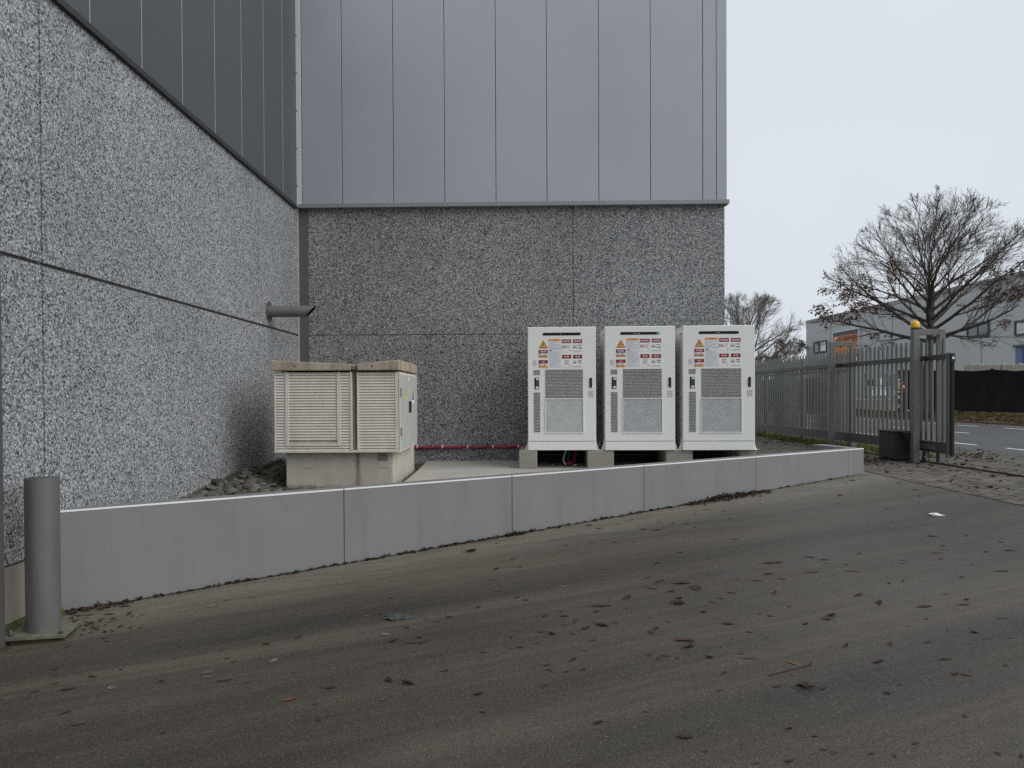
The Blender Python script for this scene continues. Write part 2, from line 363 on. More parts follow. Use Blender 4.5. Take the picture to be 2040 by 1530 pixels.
def inst(me, name, parent=None, loc=(0, 0, 0), rot=(0, 0, 0), scale=(1, 1, 1)):
    o = bpy.data.objects.new(name, me); C.objects.link(o); o.parent = parent; o.location = loc; o.rotation_euler = rot; o.scale = scale; return o
def text_faces(mb, txt, mat, xc, zc, width, height, y=0.0, M=None):   # lettering as flat faces in the xz plane, facing -y
    cu = bpy.data.curves.new('lettering', 'FONT'); cu.body = txt; cu.align_x = 'CENTER'; cu.resolution_u = 2; cu.offset = .018
    ob = bpy.data.objects.new('lettering', cu); C.objects.link(ob)
    bpy.context.view_layer.update()
    me = bpy.data.meshes.new_from_object(ob.evaluated_get(bpy.context.evaluated_depsgraph_get()))
    vs = [v.co.copy() for v in me.vertices]
    if vs:
        x0, x1 = min(v.x for v in vs), max(v.x for v in vs); y0, y1 = min(v.y for v in vs), max(v.y for v in vs)
        sx = width / max(1e-6, x1 - x0); sy = height / max(1e-6, y1 - y0)
        pts = [Vector((xc + (v.x - (x0 + x1) / 2) * sx, y, zc + (v.y - (y0 + y1) / 2) * sy)) for v in vs]
        if M: pts = [M @ p for p in pts]
        mb.poly(pts, mat, [tuple(p.vertices) for p in me.polygons])
    bpy.data.objects.remove(ob); bpy.data.curves.remove(cu); bpy.data.meshes.remove(me)
rnd = random.Random(7)

# ------------------------------------------------------------------ the setting: terrain, yard, pad, road
GD = Vector((-.038, 1, 0)).normalized()        # the gate and the street run this way
def G(x, y, z=0.0): return Vector((x - .038 * y, y, z))   # x: offset from the street line through the lens
YE = 5.82                                      # the yard concrete ends here, pavers begin
PZ = Z(-1.302)                                 # paver level
RZ = Z(-1.40)                                  # road level

m = MB(); xs = [(-700, -.9), (-14, -.9), (10.6, -.9), (10.9, -.02), (700, -.02)]
for (xa, za), (xb, zb) in zip(xs, xs[1:]): m.poly([G(xa, -300, za), G(xb, -300, zb), G(xb, 1400, zb), G(xa, 1400, za)], 'terrain')
tag(m.build('ground'), kind='structure')
m = MB(); m.prism([(-12, -14), (YE, -14), (YE, 13.3), (-12, 13.3)], -.75, [yard_z(-12), yard_z(YE), yard_z(YE), yard_z(-12)], 'yard')
tag(m.build('yard'), kind='structure')
# low wall line (outer face) and pad behind it
WA, WB = Vector((-3.66, 5.96, 0)), Vector((5.70, 12.44, 0)); WD = (WB - WA).normalized(); WN = Vector((-WD.y, WD.x, 0)); WT = .21
PADZ, SOILZ = Z(-1.10), Z(-1.145)
def wl(s, off=0.0): return WA + WD * s + WN * off
WL = (WB - WA).length
inA, inB = wl(0.30, WT), wl(WL - .12, WT)
m = MB(); m.prism([(-3.56, inA.y), (inB.x, inB.y), (5.40, 13.5), (3.5, 13.5), (3.5, 12.7), (-3.56, 12.86)], -.2, SOILZ, 'soil')
tag(m.build('soil_bed'), kind='structure')
px0 = -1.38
def inner_y(x): p = wl(0, WT); return p.y + (x - p.x) * WD.y / WD.x
pad = tag(bpy.data.objects.new('concrete_pad', None), kind='structure'); C.objects.link(pad)
ysl = 11.02                                     # joint between the two pours
xi = 3.45
MB().prism([(px0, inner_y(px0) + .01), (xi - .03, inner_y(xi) - .0), (xi - .03, ysl - .004), (px0, ysl - .004)] if inner_y(xi) < ysl else [(px0, inner_y(px0) + .01), (px0 + (ysl - inner_y(px0)) * WD.x / WD.y, ysl - .004), (px0, ysl - .004)], Z(-1.3), PADZ, 'pad_concrete').build('slab', pad, bevel=.006)
MB().prism([(px0, ysl + .004), (px0 + (ysl - inner_y(px0)) * WD.x / WD.y, ysl + .004), (5.3, inner_y(5.3) + .01), (5.3, 13.3), (3.53, 13.3), (3.53, 12.62), (px0 - .04, 12.74)], Z(-1.3), PADZ, 'pad_concrete').build('slab', pad, bevel=.006)
# broken concrete crumbs along the foot of the back wall
edge_strip = MB()
for k in range(9):
    x = -1.25 + k * .15 + rnd.uniform(-.03, .03); edge_strip.box(x, x + rnd.uniform(.08, .13), 12.66, 12.72, PADZ, PADZ + rnd.uniform(.015, .035), 'block_concrete')
tag(edge_strip.build('mortar_crumbs', pad), kind='stuff')

# pavers: joint bed, then herringbone bricks
paving = MB().prism([(YE + .02, -14), (10.95, -14), (10.0, 40), (3.6, 40), (3.6, 13.62), (YE + .02, 13.3)], -.6, PZ - .02, 'joint_sand').build('paving'); tag(paving, kind='structure')
cell = .108; gap = .009
def brick_mesh(w_, h_, rr, tilt):
    b = MB(); x0, x1, y0, y1 = gap, w_ - gap, gap, h_ - gap; e = .006; z0 = -.05
    tz = lambda x, y: tilt[0] * (x / w_ - .5) + tilt[1] * (y / h_ - .5)
    o_ = [(x0, y0), (x1, y0), (x1, y1), (x0, y1)]; i_ = [(x0 + e, y0 + e), (x1 - e, y0 + e), (x1 - e, y1 - e), (x0 + e, y1 - e)]
    pts = [(x, y, z0) for x, y in o_] + [(x, y, tz(x, y) - .005) for x, y in o_] + [(x, y, tz(x, y)) for x, y in i_]
    f = [(8, 9, 10, 11)] + [(k, (k + 1) % 4, 4 + (k + 1) % 4, 4 + k) for k in range(4)] + [(4 + k, 4 + (k + 1) % 4, 8 + (k + 1) % 4, 8 + k) for k in range(4)]
    return pts, f
def in_view(p):
    cp, sp = math.cos(PITCH), math.sin(PITCH); d = p.y * cp - (p.z - CAMZ) * sp
    if d < .5: return None
    u = p.x / d; v = (p.y * sp + (p.z - CAMZ) * cp) / d
    return CX + F * u, CY - F * v
bricks = []
for j in range(0, 260):
    for i in range(-20, 48):
        cc = (i - j) % 4
        if cc not in (0, 3): continue
        x, y = YE + .03 + i * cell, 1.6 + j * cell
        w_, h_ = (2 * cell, cell) if cc == 0 else (cell, 2 * cell)
        if x < YE + .0 and not (y > 13.75 and x > 3.65): continue
        if x + w_ > 10.62 - .038 * y + .3: continue
        bricks.append((y, x, w_, h_, cc))
bricks.sort()
vis = [b for b in bricks if 1500 < (in_view(Vector((b[1], b[0], PZ))) or (0,))[0] < 2035]
near = set(vis[:300])
variants = {}
for cc in (0, 3):
    for k in range(5):
        w_, h_ = (2 * cell, cell) if cc == 0 else (cell, 2 * cell)
        p, f = brick_mesh(w_, h_, None, (rnd.uniform(-.004, .004), rnd.uniform(-.004, .004))); variants[cc, k] = MB().poly(p, 'paver', f).mesh('brick')
rest = MB()
for b in bricks:
    y, x, w_, h_, cc = b; dz = rnd.uniform(-.003, .003)
    if b in near: inst(variants[cc, rnd.randrange(5)], 'brick', paving, (x, y, PZ + dz))
    else:
        p, f = brick_mesh(w_, h_, None, (rnd.uniform(-.004, .004), rnd.uniform(-.004, .004))); rest.poly([(a + x, c + y, d + PZ + dz) for a, c, d in p], 'paver', f)
tag(rest.build('brick', paving), kind='stuff')
# steel edging between yard and pavers
m = MB(); m.bar((YE + .012, -14, PZ - .03), (YE + .012, 12.38, PZ - .03), .012, .07, 'rust_steel'); tag(m.build('edging_strip'), kind='structure')
# ground rail of the sliding gate
GX = 8.26
# road, kerb gutter, verge
road = MB().poly([G(10.62, -60, RZ), G(22.4, -60, RZ), G(22.4, 420, RZ), G(10.62, 420, RZ)], 'asphalt').build('road'); tag(road, kind='structure')
gut = MB()
m = MB(); m.prism([tuple(G(10.28, -40)[:2]), tuple(G(10.6, -40)[:2]), tuple(G(10.6, 200)[:2]), tuple(G(10.28, 200)[:2])], RZ - .1, [PZ - .004, RZ + .03, RZ + .03, PZ - .004], 'block_concrete'); tag(m.build('kerb'), kind='structure')
def dash(x, y0, y1):
    MB().poly([G(x - .07, y0, RZ + .005), G(x + .07, y0, RZ + .005), G(x + .07, y1, RZ + .005), G(x - .07, y1, RZ + .005)], 'lane_white').build('lane_marking', road)
for k in range(-3, 16): dash(13.05, 17.0 + k * 2.55 + .75, 17.0 + k * 2.55 + 1.95 + .2)
for k in range(-2, 16): dash(20.25, 28.5 + k * 2.9, 28.5 + k * 2.9 + 1.35)
for k in range(-1, 10): dash(16.6, 26.2 + k * 4.0, 26.2 + k * 4.0 + 1.1)
m = MB(); prof = [(22.4, -.2), (22.4, RZ + .06), (22.6, RZ + .07), (24.0, Z(-1.17)), (27, Z(-1.06)), (60, Z(-1.02))]
for (xa, za), (xb, zb) in zip(prof, prof[1:]): m.poly([G(xa, -60, za), G(xb, -60, zb), G(xb, 420, zb), G(xa, 420, za)], 'verge')
tag(m.build('verge'), kind='structure')
def verge_z(p):
    x = p.x + .038 * p.y
    for (xa, za), (xb, zb) in zip(prof[1:], prof[2:]):
        if x <= xb: return za + (zb - za) * max(0, (x - xa) / (xb - xa))
    return prof[-1][1]
# pale yard surface beyond the opposite entrance
m = MB(); m.poly([G(24.2, 44, Z(-1.06)), G(60, 44, Z(-.99)), G(60, 56, Z(-.99)), G(24.2, 56, Z(-1.06))], 'pad_concrete'); tag(m.build('entrance_apron'), kind='structure')

# ------------------------------------------------------------------ warehouse
BLX, BLY, BRX, BRY = -3.56, 12.86, 3.52, 12.70    # back wall corners
TOP = 9.2
CB = Z(3.12)                                    # underside of the metal cladding
JZ = Z(1.005)
wh = thing('warehouse', 'grey warehouse with metal cladding above pebble concrete walls meeting in a corner', 'building', (BLX, BLY, 0))
def wp(mb, name, **k):                          # part of the warehouse, meshes are in world coordinates
    o = mb.build(name, wh, **k); o.location = -Vector(wh.location); return o
wp(MB().box(-14, BLX - .1, -9, 24, -.7, TOP, 'joint_seal').box(BLX - .1, BRX - .1, BLY + .09, 24, -.7, TOP, 'joint_seal'), 'core')
wp(MB().box(BLX - .1, BLX - .03, -9, BLY + .0, -.3, CB + .2, 'joint_seal').prism([(BLX, BLY + .02), (BRX - .02, BRY + .02), (BRX - .02, BRY + .09), (BLX, BLY + .09)], Z(-1.3), CB + .2, 'joint_seal'), 'joint_backing')
yj = [-9, -4.15, .85, 5.845, 10.85, BLY - .005]
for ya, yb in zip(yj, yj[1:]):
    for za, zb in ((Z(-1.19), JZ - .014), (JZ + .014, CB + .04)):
        wp(MB().box(BLX - .028, BLX, ya + .012, yb - .010, za, zb, 'aggregate_lit'), 'concrete_panel', bevel=.006)
wp(MB().box(BLX - .09, BLX - .006, -9, 6.28, -.4, Z(-1.203), 'plinth_concrete'), 'plinth')
def back(x): return BLY + (x - BLX) * (BRY - BLY) / (BRX - BLX)
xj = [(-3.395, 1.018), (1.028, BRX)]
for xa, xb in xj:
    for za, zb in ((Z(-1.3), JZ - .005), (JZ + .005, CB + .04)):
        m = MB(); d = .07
        m.prism([(xa, back(xa)), (xb, back(xb)), (xb, back(xb) + (d if xb < 2 else 3.0)), (xa, back(xa) + d)] if xb < 2 else [(xa, back(xa)), (xb, back(xb)), (xb, back(xb) + d), (xa, back(xa) + d)], za, zb, 'aggregate_shaded')
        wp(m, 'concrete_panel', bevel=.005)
wp(MB().box(BRX - .1, BRX - .002, BRY + .075, 24, -.6, CB + .04, 'aggregate_shaded'), 'concrete_panel')
wp(MB().prism([(-3.545, back(-3.545) - .012), (-3.4, back(-3.4) - .012), (-3.4, back(-3.4) + .05), (-3.545, back(-3.545) + .05)], Z(-1.3), CB + .04, 'strip_plain'), 'edge_strip', bevel=.004)
wp(MB().box(BLX + .001, BLX + .02, BLY - .05, BLY - .02, Z(-1.1), CB, 'seam_light'), 'corner_bead')
# cladding on the back wall
PR = .075; cx_ = BLX + .008
seams = [(602, 404), (682, 404), (784, 404), (886, 404), (988, 404), (1089.5, 404), (1193, 404), (1296, 404), (1400, 400), (1427, 400), (1448, 398)]
sx = []
for p, q in seams:
    sx.append(aty(p, q, back(0) - PR + (-.0) ).x * (back((p - 1020) / 120.) - PR) / (back(0) - PR))
for k, (xa, xb) in enumerate(zip(sx, sx[1:])):
    g = .005
    pr = PR + (.004 if k >= len(sx) - 3 else 0)
    wp(MB().prism([(xa + g, back(xa) - pr), (xb - (g if k < len(sx) - 2 else 0), back(xb) - pr), (xb, back(xb) + .04), (xa + g, back(xa) + .04)], CB, TOP, 'cladding_light'), 'cladding_panel', bevel=.005)
wp(MB().prism([(-3.52, back(-3.52) - PR + .012), (sx[-1] - .02, back(3.5) - PR + .012), (sx[-1] - .02, back(3.5) + .03), (-3.52, back(-3.52) + .03)], CB + .01, TOP, 'black_matt'), 'seam_backing')
wp(MB().prism([(cx_ + .001, back(-3.55) - PR - .03), (sx[0] - .004, back(-3.45) - PR - .012), (sx[0] - .004, back(-3.45) - PR + .02), (cx_ + .001, back(-3.55) + .04)], CB, TOP, 'trim_light'), 'corner_trim', bevel=.004)
for k in range(7): wp(MB().tube([(-3.535, back(-3.535) - PR - .028, CB + .35 + .62 * k), (-3.535, back(-3.535) - PR - .036, CB + .35 + .62 * k)], .008, 'black_matt', 8), 'rivet')
fl = MB(); fe = PR + .035
fl.prism([(-3.51, back(-3.51) - fe), (BRX + .05, back(BRX) - fe), (BRX + .05, back(BRX) + .1), (-3.51, back(-3.51) + .02)], CB - .012, CB - .004, 'flashing_light')
fl.prism([(-3.51, back(-3.51) - fe), (BRX + .05, back(BRX) - fe), (BRX + .05, back(BRX) - fe + .004), (-3.51, back(-3.51) - fe + .004)], CB - .004, CB + .05, 'flashing_light')
fl.prism([(-3.51, back(-3.51) - fe), (BRX + .05, back(BRX) - fe), (BRX + .05, back(BRX) - PR + .01), (-3.51, back(-3.51) - PR + .01)], [CB + .05, CB + .05, CB + .05, CB + .05], [CB + .052, CB + .052, CB + .066, CB + .066], 'flashing_light')
wp(fl, 'flashing')
# right return of the cladding
wp(MB().box(sx[-1] - .06, sx[-1] - .001, back(3.5) + .045, 24, CB, TOP, 'cladding_light'), 'cladding_panel')
# cladding on the left wall
ys = [12.76] + [12.02 - .915 * k for k in range(0, 24)]
cx_ = BLX + .008
for ya, yb in zip(ys[1:], ys):
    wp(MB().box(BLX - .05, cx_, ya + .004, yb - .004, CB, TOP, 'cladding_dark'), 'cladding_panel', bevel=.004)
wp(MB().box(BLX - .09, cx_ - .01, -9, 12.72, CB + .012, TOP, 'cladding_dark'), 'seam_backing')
for ya in ys[1:18]: wp(MB().box(cx_ - .012, cx_ + .0015, ya - .0045, ya + .0045, CB + .002, TOP, 'seam_light'), 'lit_seam_edge')  # lit edges of the panels, painted as pale strips
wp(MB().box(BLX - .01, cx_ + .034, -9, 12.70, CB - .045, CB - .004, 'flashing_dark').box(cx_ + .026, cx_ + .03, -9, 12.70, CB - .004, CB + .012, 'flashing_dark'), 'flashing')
# steel door jamb at the very left
dj = thing('door_jamb', 'dark grey steel door jamb standing against the pebble wall beside the bollard', 'door frame', (-3.45, 5.08, -.15))
MB().box(-.1, .045, -.1, .055, .02, 4.0, 'galv_dark').build('post', dj, bevel=.006); MB().box(-.1, .07, -.12, .075, 0, .02, 'rust_steel').build('foot_plate', dj)
# mossy kerb at the foot of the plinth
m = MB(); m.prism([(-3.566, 5.165), (-3.5, 5.165), (-3.5, 5.98), (-3.566, 5.98)], -.25, [-.05, -.115, -.115, -.05], 'moss'); tag(m.build('moss_strip'), 'strip of moss and dirt at the foot of the concrete plinth beside the bollard', 'moss', kind='stuff')

# ------------------------------------------------------------------ low wall
lw = thing('low_wall', 'low grey painted concrete wall running across the yard in front of the cabinets', 'wall', (WA.x, WA.y, 0))
TZ = Z(-.9)
jpx = [(685, 972), (1020, 946), (1283, 926), (1506, 908.5), (1690, 897)]
js = [0.0]
for p, q in jpx:
    d = ray(p, q); n_ = WN; t_ = WN.dot(WA) / (n_.x * d.x + n_.y * d.y); P = d * t_; js.append((Vector((P.x, P.y, 0)) - WA).dot(WD))
js.append(WL)
ret_end = Vector((5.47, 13.5, 0)); RDv = (ret_end - WB); RDv.z = 0; RL = RDv.length; RDv.normalize()
for k, (a, b) in enumerate(zip(js, js[1:])):
    g = .0035
    a2, b2 = a + (g if k else 0), b - (g if k < len(js) - 2 else 0)
    pts = [wl(a2), wl(b2), wl(b2, WT) if k < len(js) - 2 else wl(b2 - .16, WT), wl(a2, WT)]
    if k == 0: pts[3] = wl(.28, WT)
    m = MB(); m.prism([(p.x, p.y) for p in pts], [yard_z(p.x) - .06 for p in pts], TZ, 'low_wall_paint')
    o = m.build('wall_panel', lw, bevel=.002, seg=1); o.location = -Vector(lw.location)
    e = MB(); pts = [wl(a2 + .002, -.003), wl(b2 - .002, -.003), wl(b2 - .002, .010), wl(a2 + .002, .010)]
    e.prism([(p.x, p.y) for p in pts], TZ - .011, [TZ - .002, TZ - .002, TZ + .003, TZ + .003], 'edge_highlight'); eo = e.build('edge_highlight', o)  # thin strip that paints the highlight along the top edge
m = MB(); pa, pb = wl(.3, .03), wl(WL - .3, .03); pc, pd = wl(WL - .4, WT - .03), wl(.4, WT - .03)
m.prism([(p.x, p.y) for p in (pa, pb, pc, pd)], -.2, TZ - .02, 'joint_seal'); o = m.build('core', lw); o.location = -Vector(lw.location)
nb = Vector((-RDv.y, RDv.x, 0))
m = MB(); a_, b_ = WB + RDv * .004, WB + RDv * RL
q = [WB + WN * .0 + RDv * .01, b_, b_ + nb * .21, wl(WL - .16, WT) + RDv * .012]
q[3] = WB + nb * .19 + RDv * .17
m.prism([(p.x, p.y) for p in q], PZ - .1, TZ + .0005, 'low_wall_paint'); o = m.build('wall_panel', lw, bevel=.004, seg=1); o.location = -Vector(lw.location)

# ------------------------------------------------------------------ bollard
bo = thing('bollard', 'thick grey steel bollard on a bolted base plate beside the low wall', 'bollard', (-3.30, 5.38, yard_z(-3.3)))
MB().tube([(0, 0, .058), (0, 0, 1.12)], .109, 'bollard_paint', 40, False).tube([(0, 0, 1.121), (0, 0, 1.09)], [.1085, .103], 'galv_dark', 40, True).build('tube', bo, smooth=True)
a = R(12); rz = Matrix.Rotation(a, 3, 'Z')
m = MB(); m.prism([tuple((rz @ Vector((x, y, 0)))[:2]) for x, y in ((-.19, -.17), (.19, -.17), (.19, .17), (-.19, .17))], .034, .058, 'plate_moss'); m.build('base_plate', bo, bevel=.003)
m = MB(); m.prism([tuple((rz @ Vector((x, y, 0)))[:2]) for x, y in ((-.16, -.14), (.16, -.14), (.16, .14), (-.16, .14))], -.03, .034, 'rust_steel'); m.build('grout_pad', bo)
for x, y in ((-.155, -.135), (.155, -.135), (.155, .135), (-.155, .135)):
    p = rz @ Vector((x, y, 0)); MB().tube([(p.x, p.y, .058), (p.x, p.y, .074)], .016, 'rust_steel', 6).tube([(p.x, p.y, .074), (p.x, p.y, .1)], .009, 'brass_bolt', 8).build('anchor_bolt', bo)

# ------------------------------------------------------------------ exhaust pipe and red conduit
ep = thing('exhaust_pipe', 'grey pipe with a slanted open end sticking out of the pebble wall', 'pipe', (BLX, 11.28, Z(1.235)))
n = 44; out = []; m = MB(); ro, ri = .083, .076; k0 = 0
for rr, nm in ((ro, 0), (ri, 1)):
    a_ = []; b_ = []
    for q in range(n):
        th = 2 * math.pi * q / n; y, z = rr * math.cos(th), rr * math.sin(th); a_.append((0.0, y, z)); b_.append((.62 + z * .95, y, z))
    out.append((a_, b_))
k = len(m.v)
pts = out[0][0] + out[0][1] + out[1][1] + out[1][0]
fs = []
for q in range(n):
    r_ = (q + 1) % n
    fs += [(q, r_, n + r_, n + q), (n + q, n + r_, 2 * n + r_, 2 * n + q), (2 * n + q, 2 * n + r_, 3 * n + r_, 3 * n + q)]
m.poly(pts, 'gate_paint', [f for k_, f in enumerate(fs) if k_ % 3 < 2]); m.poly(pts, 'black_matt', [f for k_, f in enumerate(fs) if k_ % 3 == 2]); m.build('pipe', ep, smooth=False)
MB().tube([(.0, 0, 0), (.012, 0, 0)], .15, 'galv_dark', 28).build('wall_plate', ep, bevel=.002); MB().tube([(.012, 0, 0), (.03, 0, 0)], .096, 'gate_paint', 28).build('collar', ep)
MB().tube([(.02, 0, 0), (.022, 0, 0)], .074, 'black_matt', 20).build('throat', ep)
rc = thing('red_conduit', 'thin dark red conduit clipped along the foot of the back wall', 'conduit', (-1.6, back(-1.6), Z(-.87)))
pts = []
for k in range(0, 26):
    x = -.25 + k * .105; sag = -.012 * abs(math.sin(math.pi * (k - 2.0) / 4.0)); pts.append((x, back(-1.6 + x) - back(-1.6) - .034, sag + .006 * x))
MB().tube(pts, .026, 'red_conduit', 10).build('pipe', rc, smooth=True)
for k in range(5):
    x = .02 + k * .42; yb = back(-1.6 + x) - back(-1.6); MB().tube([(x - .012, yb - .034, .002), (x + .012, yb - .034, .002)], .029, 'cable_white', 10).box(x - .012, x + .012, yb - .034, yb + .002, .02, .036, 'cable_white').build('clip', rc)

# ------------------------------------------------------------------ kiosk
KX0, KX1, KY0, KY1 = -2.905, -1.375, 9.36, 11.05
KZ = SOILZ
kc = ((KX0 + KX1) / 2, KY0, KZ)
ki = thing('electrical_kiosk', 'weathered cream concrete electrical kiosk with louvred front and dipped roof', 'kiosk', kc)
hw = (KX1 - KX0) / 2; dp = KY1 - KY0; zb = Z(-.70) - KZ; zt = Z(.285) - KZ
def kx(px): return (px - 1020) / F * KY0 - kc[0]
def kz(py): return (787 - py) / F * KY0 + CAMZ - KZ
m = MB(); m.box(kx(563), kx(780), .12, dp + .45, -.1, zb, 'kiosk_base'); base = m.build('concrete_base', ki, bevel=.012)
MB().box(kx(749), kx(768), .11, .119, kz(918.5), kz(901), 'plate_grey').build('cover_plate', base); MB().tube([(kx(758.5), .108, kz(909)), (kx(758.5), .112, kz(909))], .008, 'black_matt', 8).build('plate_bolt', base)
for a, b in ((750, 768), (598, 616)): MB().box(kx(a), kx(b), .1185, .1195, kz(934), kz(934) + .004, 'rust_steel').build('form_line', base)
for pz in (936, 942, 949): MB().tube([(kx(771), .117, kz(pz)), (kx(771), .121, kz(pz))], .006, 'black_matt', 6).build('form_hole', base)
MB().box(-hw + .03, hw - .03, .035, dp - .02, zb + .01, zt, 'kiosk_panel').build('body', ki)
MB().box(-hw, hw, .0, dp, zb - .0, zb + .03, 'kiosk_panel').build('floor_frame', ki, bevel=.004)
for a, b in ((546, 549), (786.5, 794)): MB().box(kx(a), kx(b), .0, .06, zb + .03, zt, 'kiosk_panel').build('corner_post', ki, bevel=.004)
xs0, xs1, xs2, xs3 = kx(698), kx(701), kx(711.5), kx(714)
MB().box(kx(697), kx(701.5), -.004, .04, zb + .03, zt, 'kiosk_panel').box(kx(711), kx(714.5), -.004, .04, zb + .03, zt, 'kiosk_panel').build('channel_side', ki, bevel=.003)
MB().box(kx(701.5), kx(711), .026, .034, zb + .02, zt + .07, 'channel_stain').build('drain_channel', ki)
for a, b in ((568, 575), (671, 678)): MB().box(kx(a), kx(b), -.006, .03, kz(888), zt, 'kiosk_panel').build('mullion', ki, bevel=.003)
MB().box(kx(575), kx(671), -.004, .03, kz(888), kz(882), 'kiosk_panel').build('sill_bar', ki, bevel=.002)
ns = 28; z0, z1 = kz(899), kz(742); pitch = (z1 - z0) / ns
def slat(xa, xb, z):
    m = MB(); m.poly([(xa, .0, z), (xb, .0, z), (xb, .015, z + pitch * .82), (xa, .015, z + pitch * .82), (xa, .006, z - .005), (xb, .006, z - .005), (xb, .03, z + pitch * .78), (xa, .03, z + pitch * .78)], 'kiosk_panel', [(0, 1, 2, 3), (4, 5, 1, 0), (7, 6, 5, 4), (1, 5, 6, 2), (4, 0, 3, 7)]); m.build('slat', ki)
for k in range(ns):
    z = z0 + pitch * (k + .25)
    slat(kx(714.5), kx(786.5), z)
    if z < kz(889): slat(kx(549), kx(697), z)
    else:
        slat(kx(549), kx(568), z); slat(kx(678), kx(697), z)
        if z > kz(880): slat(kx(575), kx(671), z)
# roof: two halves that dip to the drain
def roof_half(xa, xb, ha, hb):
    m = MB(); y0, y1 = -.045, dp + .05; zb_ = kz(737.5)
    m.poly([(xa, y0, zb_), (xb, y0, zb_), (xb, y1, zb_), (xa, y1, zb_), (xa, y0, ha), (xb, y0, hb), (xb, y1, hb), (xa, y1, ha)], 'kiosk_roof', [(3, 2, 1, 0), (0, 1, 5, 4), (1, 2, 6, 5), (2, 3, 7, 6), (3, 0, 4, 7), (4, 5, 6, 7)])
    o = m.build('roof', ki, bevel=.01); return o
r1 = roof_half(kx(542), kx(700), kz(717), kz(725)); r2 = roof_half(kx(713), kx(797), kz(724.5), kz(716.5))
MB().box(kx(700) + .002, kx(713) - .002, -.02, dp, kz(736), kz(728), 'channel_stain').build('roof_gutter', ki)
for r_, p in ((r1, 590), (r2, 743)): MB().tube([(kx(p), -.05, kz(729)), (kx(p), -.04, kz(729))], .009, 'black_matt', 8).build('lifting_socket', r_)
# doors on the side
dx = hw
def side(name, y0, y1, z0, z1, t_, mat, parent=ki, bevel=0): return MB().box(dx, dx + t_, y0, y1, z0, z1, mat).build(name, parent, bevel=bevel)
side('door_frame', .0, dp, zb, zt, .004, 'kiosk_panel')
d1 = side('door', .07, dp * .5 - .004, zb + .03, zt - .03, .016, 'kiosk_door', bevel=.004); d2 = side('door', dp * .5 + .004, dp - .05, zb + .03, zt - .03, .016, 'kiosk_door', bevel=.004)
for d_, y in ((d1, dp * .5 - .09), (d2, dp * .5 + .03)): MB().box(dx + .014, dx + .03, y, y + .055, kz(825) , kz(825) + .15, 'black_matt').build('handle', d_, bevel=.006)
for d_, y in ((d1, .055), (d2, dp - .06)):
    for z in (zb + .2, zt - .3): MB().box(dx + .003, dx + .022, y, y + .03, z, z + .1, 'plate_grey').build('hinge', d_)
for d_, y in ((d1, .45), (d2, 1.18)):
    z = zt - .28; q = .001
    m = MB(); m.poly([(dx + .018, y - .085, z - .07), (dx + .018, y + .085, z - .07), (dx + .018, y, z + .08)], 'print_yellow'); m.poly([(dx + .019, y - .012, z - .03), (dx + .019, y + .014, z - .0), (dx + .019, y, z + .035)], 'print_black'); m.build('warning_triangle', d_)
m = MB(); y = 1.2; m.box(dx + .016, dx + .018, y - .1, y + .1, kz(806), kz(785), 'print_white').box(dx + .018, dx + .0185, y - .08, y + .05, kz(795), kz(786.5), 'print_blue').box(dx + .016, dx + .018, y - .1, y + .09, kz(784), kz(777), 'print_yellow'); m.build('info_sticker', d2)
m = MB(); m.box(dx + .016, dx + .018, .74, .80, kz(756), kz(748), 'print_white'); m.build('number_sticker', d1)

# ------------------------------------------------------------------ battery cabinets
U = .00182                                     # metres per drawing unit of the front
CW, CH, CD = 1.01, 1.829, 1.02
def lx(a): return (a - 367.5) * U
def lz(b): return (1095 - b) * U
DY = -.022                                      # door face
def rr_pts(x0, x1, z0, z1, r, n=6):
    pts = []
    for cx, cz, s in ((x1 - r, z0 + r, -90), (x1 - r, z1 - r, 0), (x0 + r, z1 - r, 90), (x0 + r, z0 + r, 180)):
        for k in range(n + 1): th = R(s + 90 * k / n); pts.append((cx + r * math.cos(th), cz + r * math.sin(th)))
    return pts
def round_plate(mb, x0, x1, z0, z1, r, y0, y1, mat):
    p = rr_pts(x0, x1, z0, z1, r); n = len(p)
    mb.poly([(x, y0, z) for x, z in p] + [(x, y1, z) for x, z in p], mat, [tuple(range(n)), tuple(reversed(range(n, 2 * n)))] + [((i + 1) % n, i, n + i, n + (i + 1) % n) for i in range(n)])
def rect(mb, a, b, c, d, mat, lift): mb.box(lx(a), lx(c), DY - lift, DY - lift + .0006, lz(d), lz(b), mat)
def net(mb, a, b, c, d, cols, rows, mat, y, bar=.34, stag=True):
    x0, x1, z0, z1 = lx(a), lx(c), lz(d), lz(b); pw, ph = (x1 - x0) / cols, (z1 - z0) / rows
    for j in range(rows + 1): z = z0 + j * ph; mb.poly([(x0, y, z - ph * bar / 2), (x1, y, z - ph * bar / 2), (x1, y, z + ph * bar / 2), (x0, y, z + ph * bar / 2)], mat)
    for j in range(rows):
        for i in range(cols + 1):
            x = x0 + (i + (.5 if stag and j % 2 else 0)) * pw
            if x > x1 + 1e-6: continue
            mb.poly([(x - pw * bar / 2, y, z0 + j * ph), (x + pw * bar / 2, y, z0 + j * ph), (x + pw * bar / 2, y, z0 + (j + 1) * ph), (x - pw * bar / 2, y, z0 + (j + 1) * ph)], mat)
def danger(mb, a, b, c, d, txt, lift=.003, w=.72):
    rect(mb, a, b, c, d, 'print_black', lift)
    p = rr_pts(lx(a + 3), lx(c - 3), lz(d - 2.5), lz(b + 2.5), (d - b - 5) * U * .48); mb.poly([(x, DY - lift - .0006, z) for x, z in p], 'print_red')
    text_faces(mb, txt, 'print_white', lx((a + c) / 2), lz((b + d) / 2), (c - a) * U * w, (d - b) * U * .42, DY - lift - .0012)
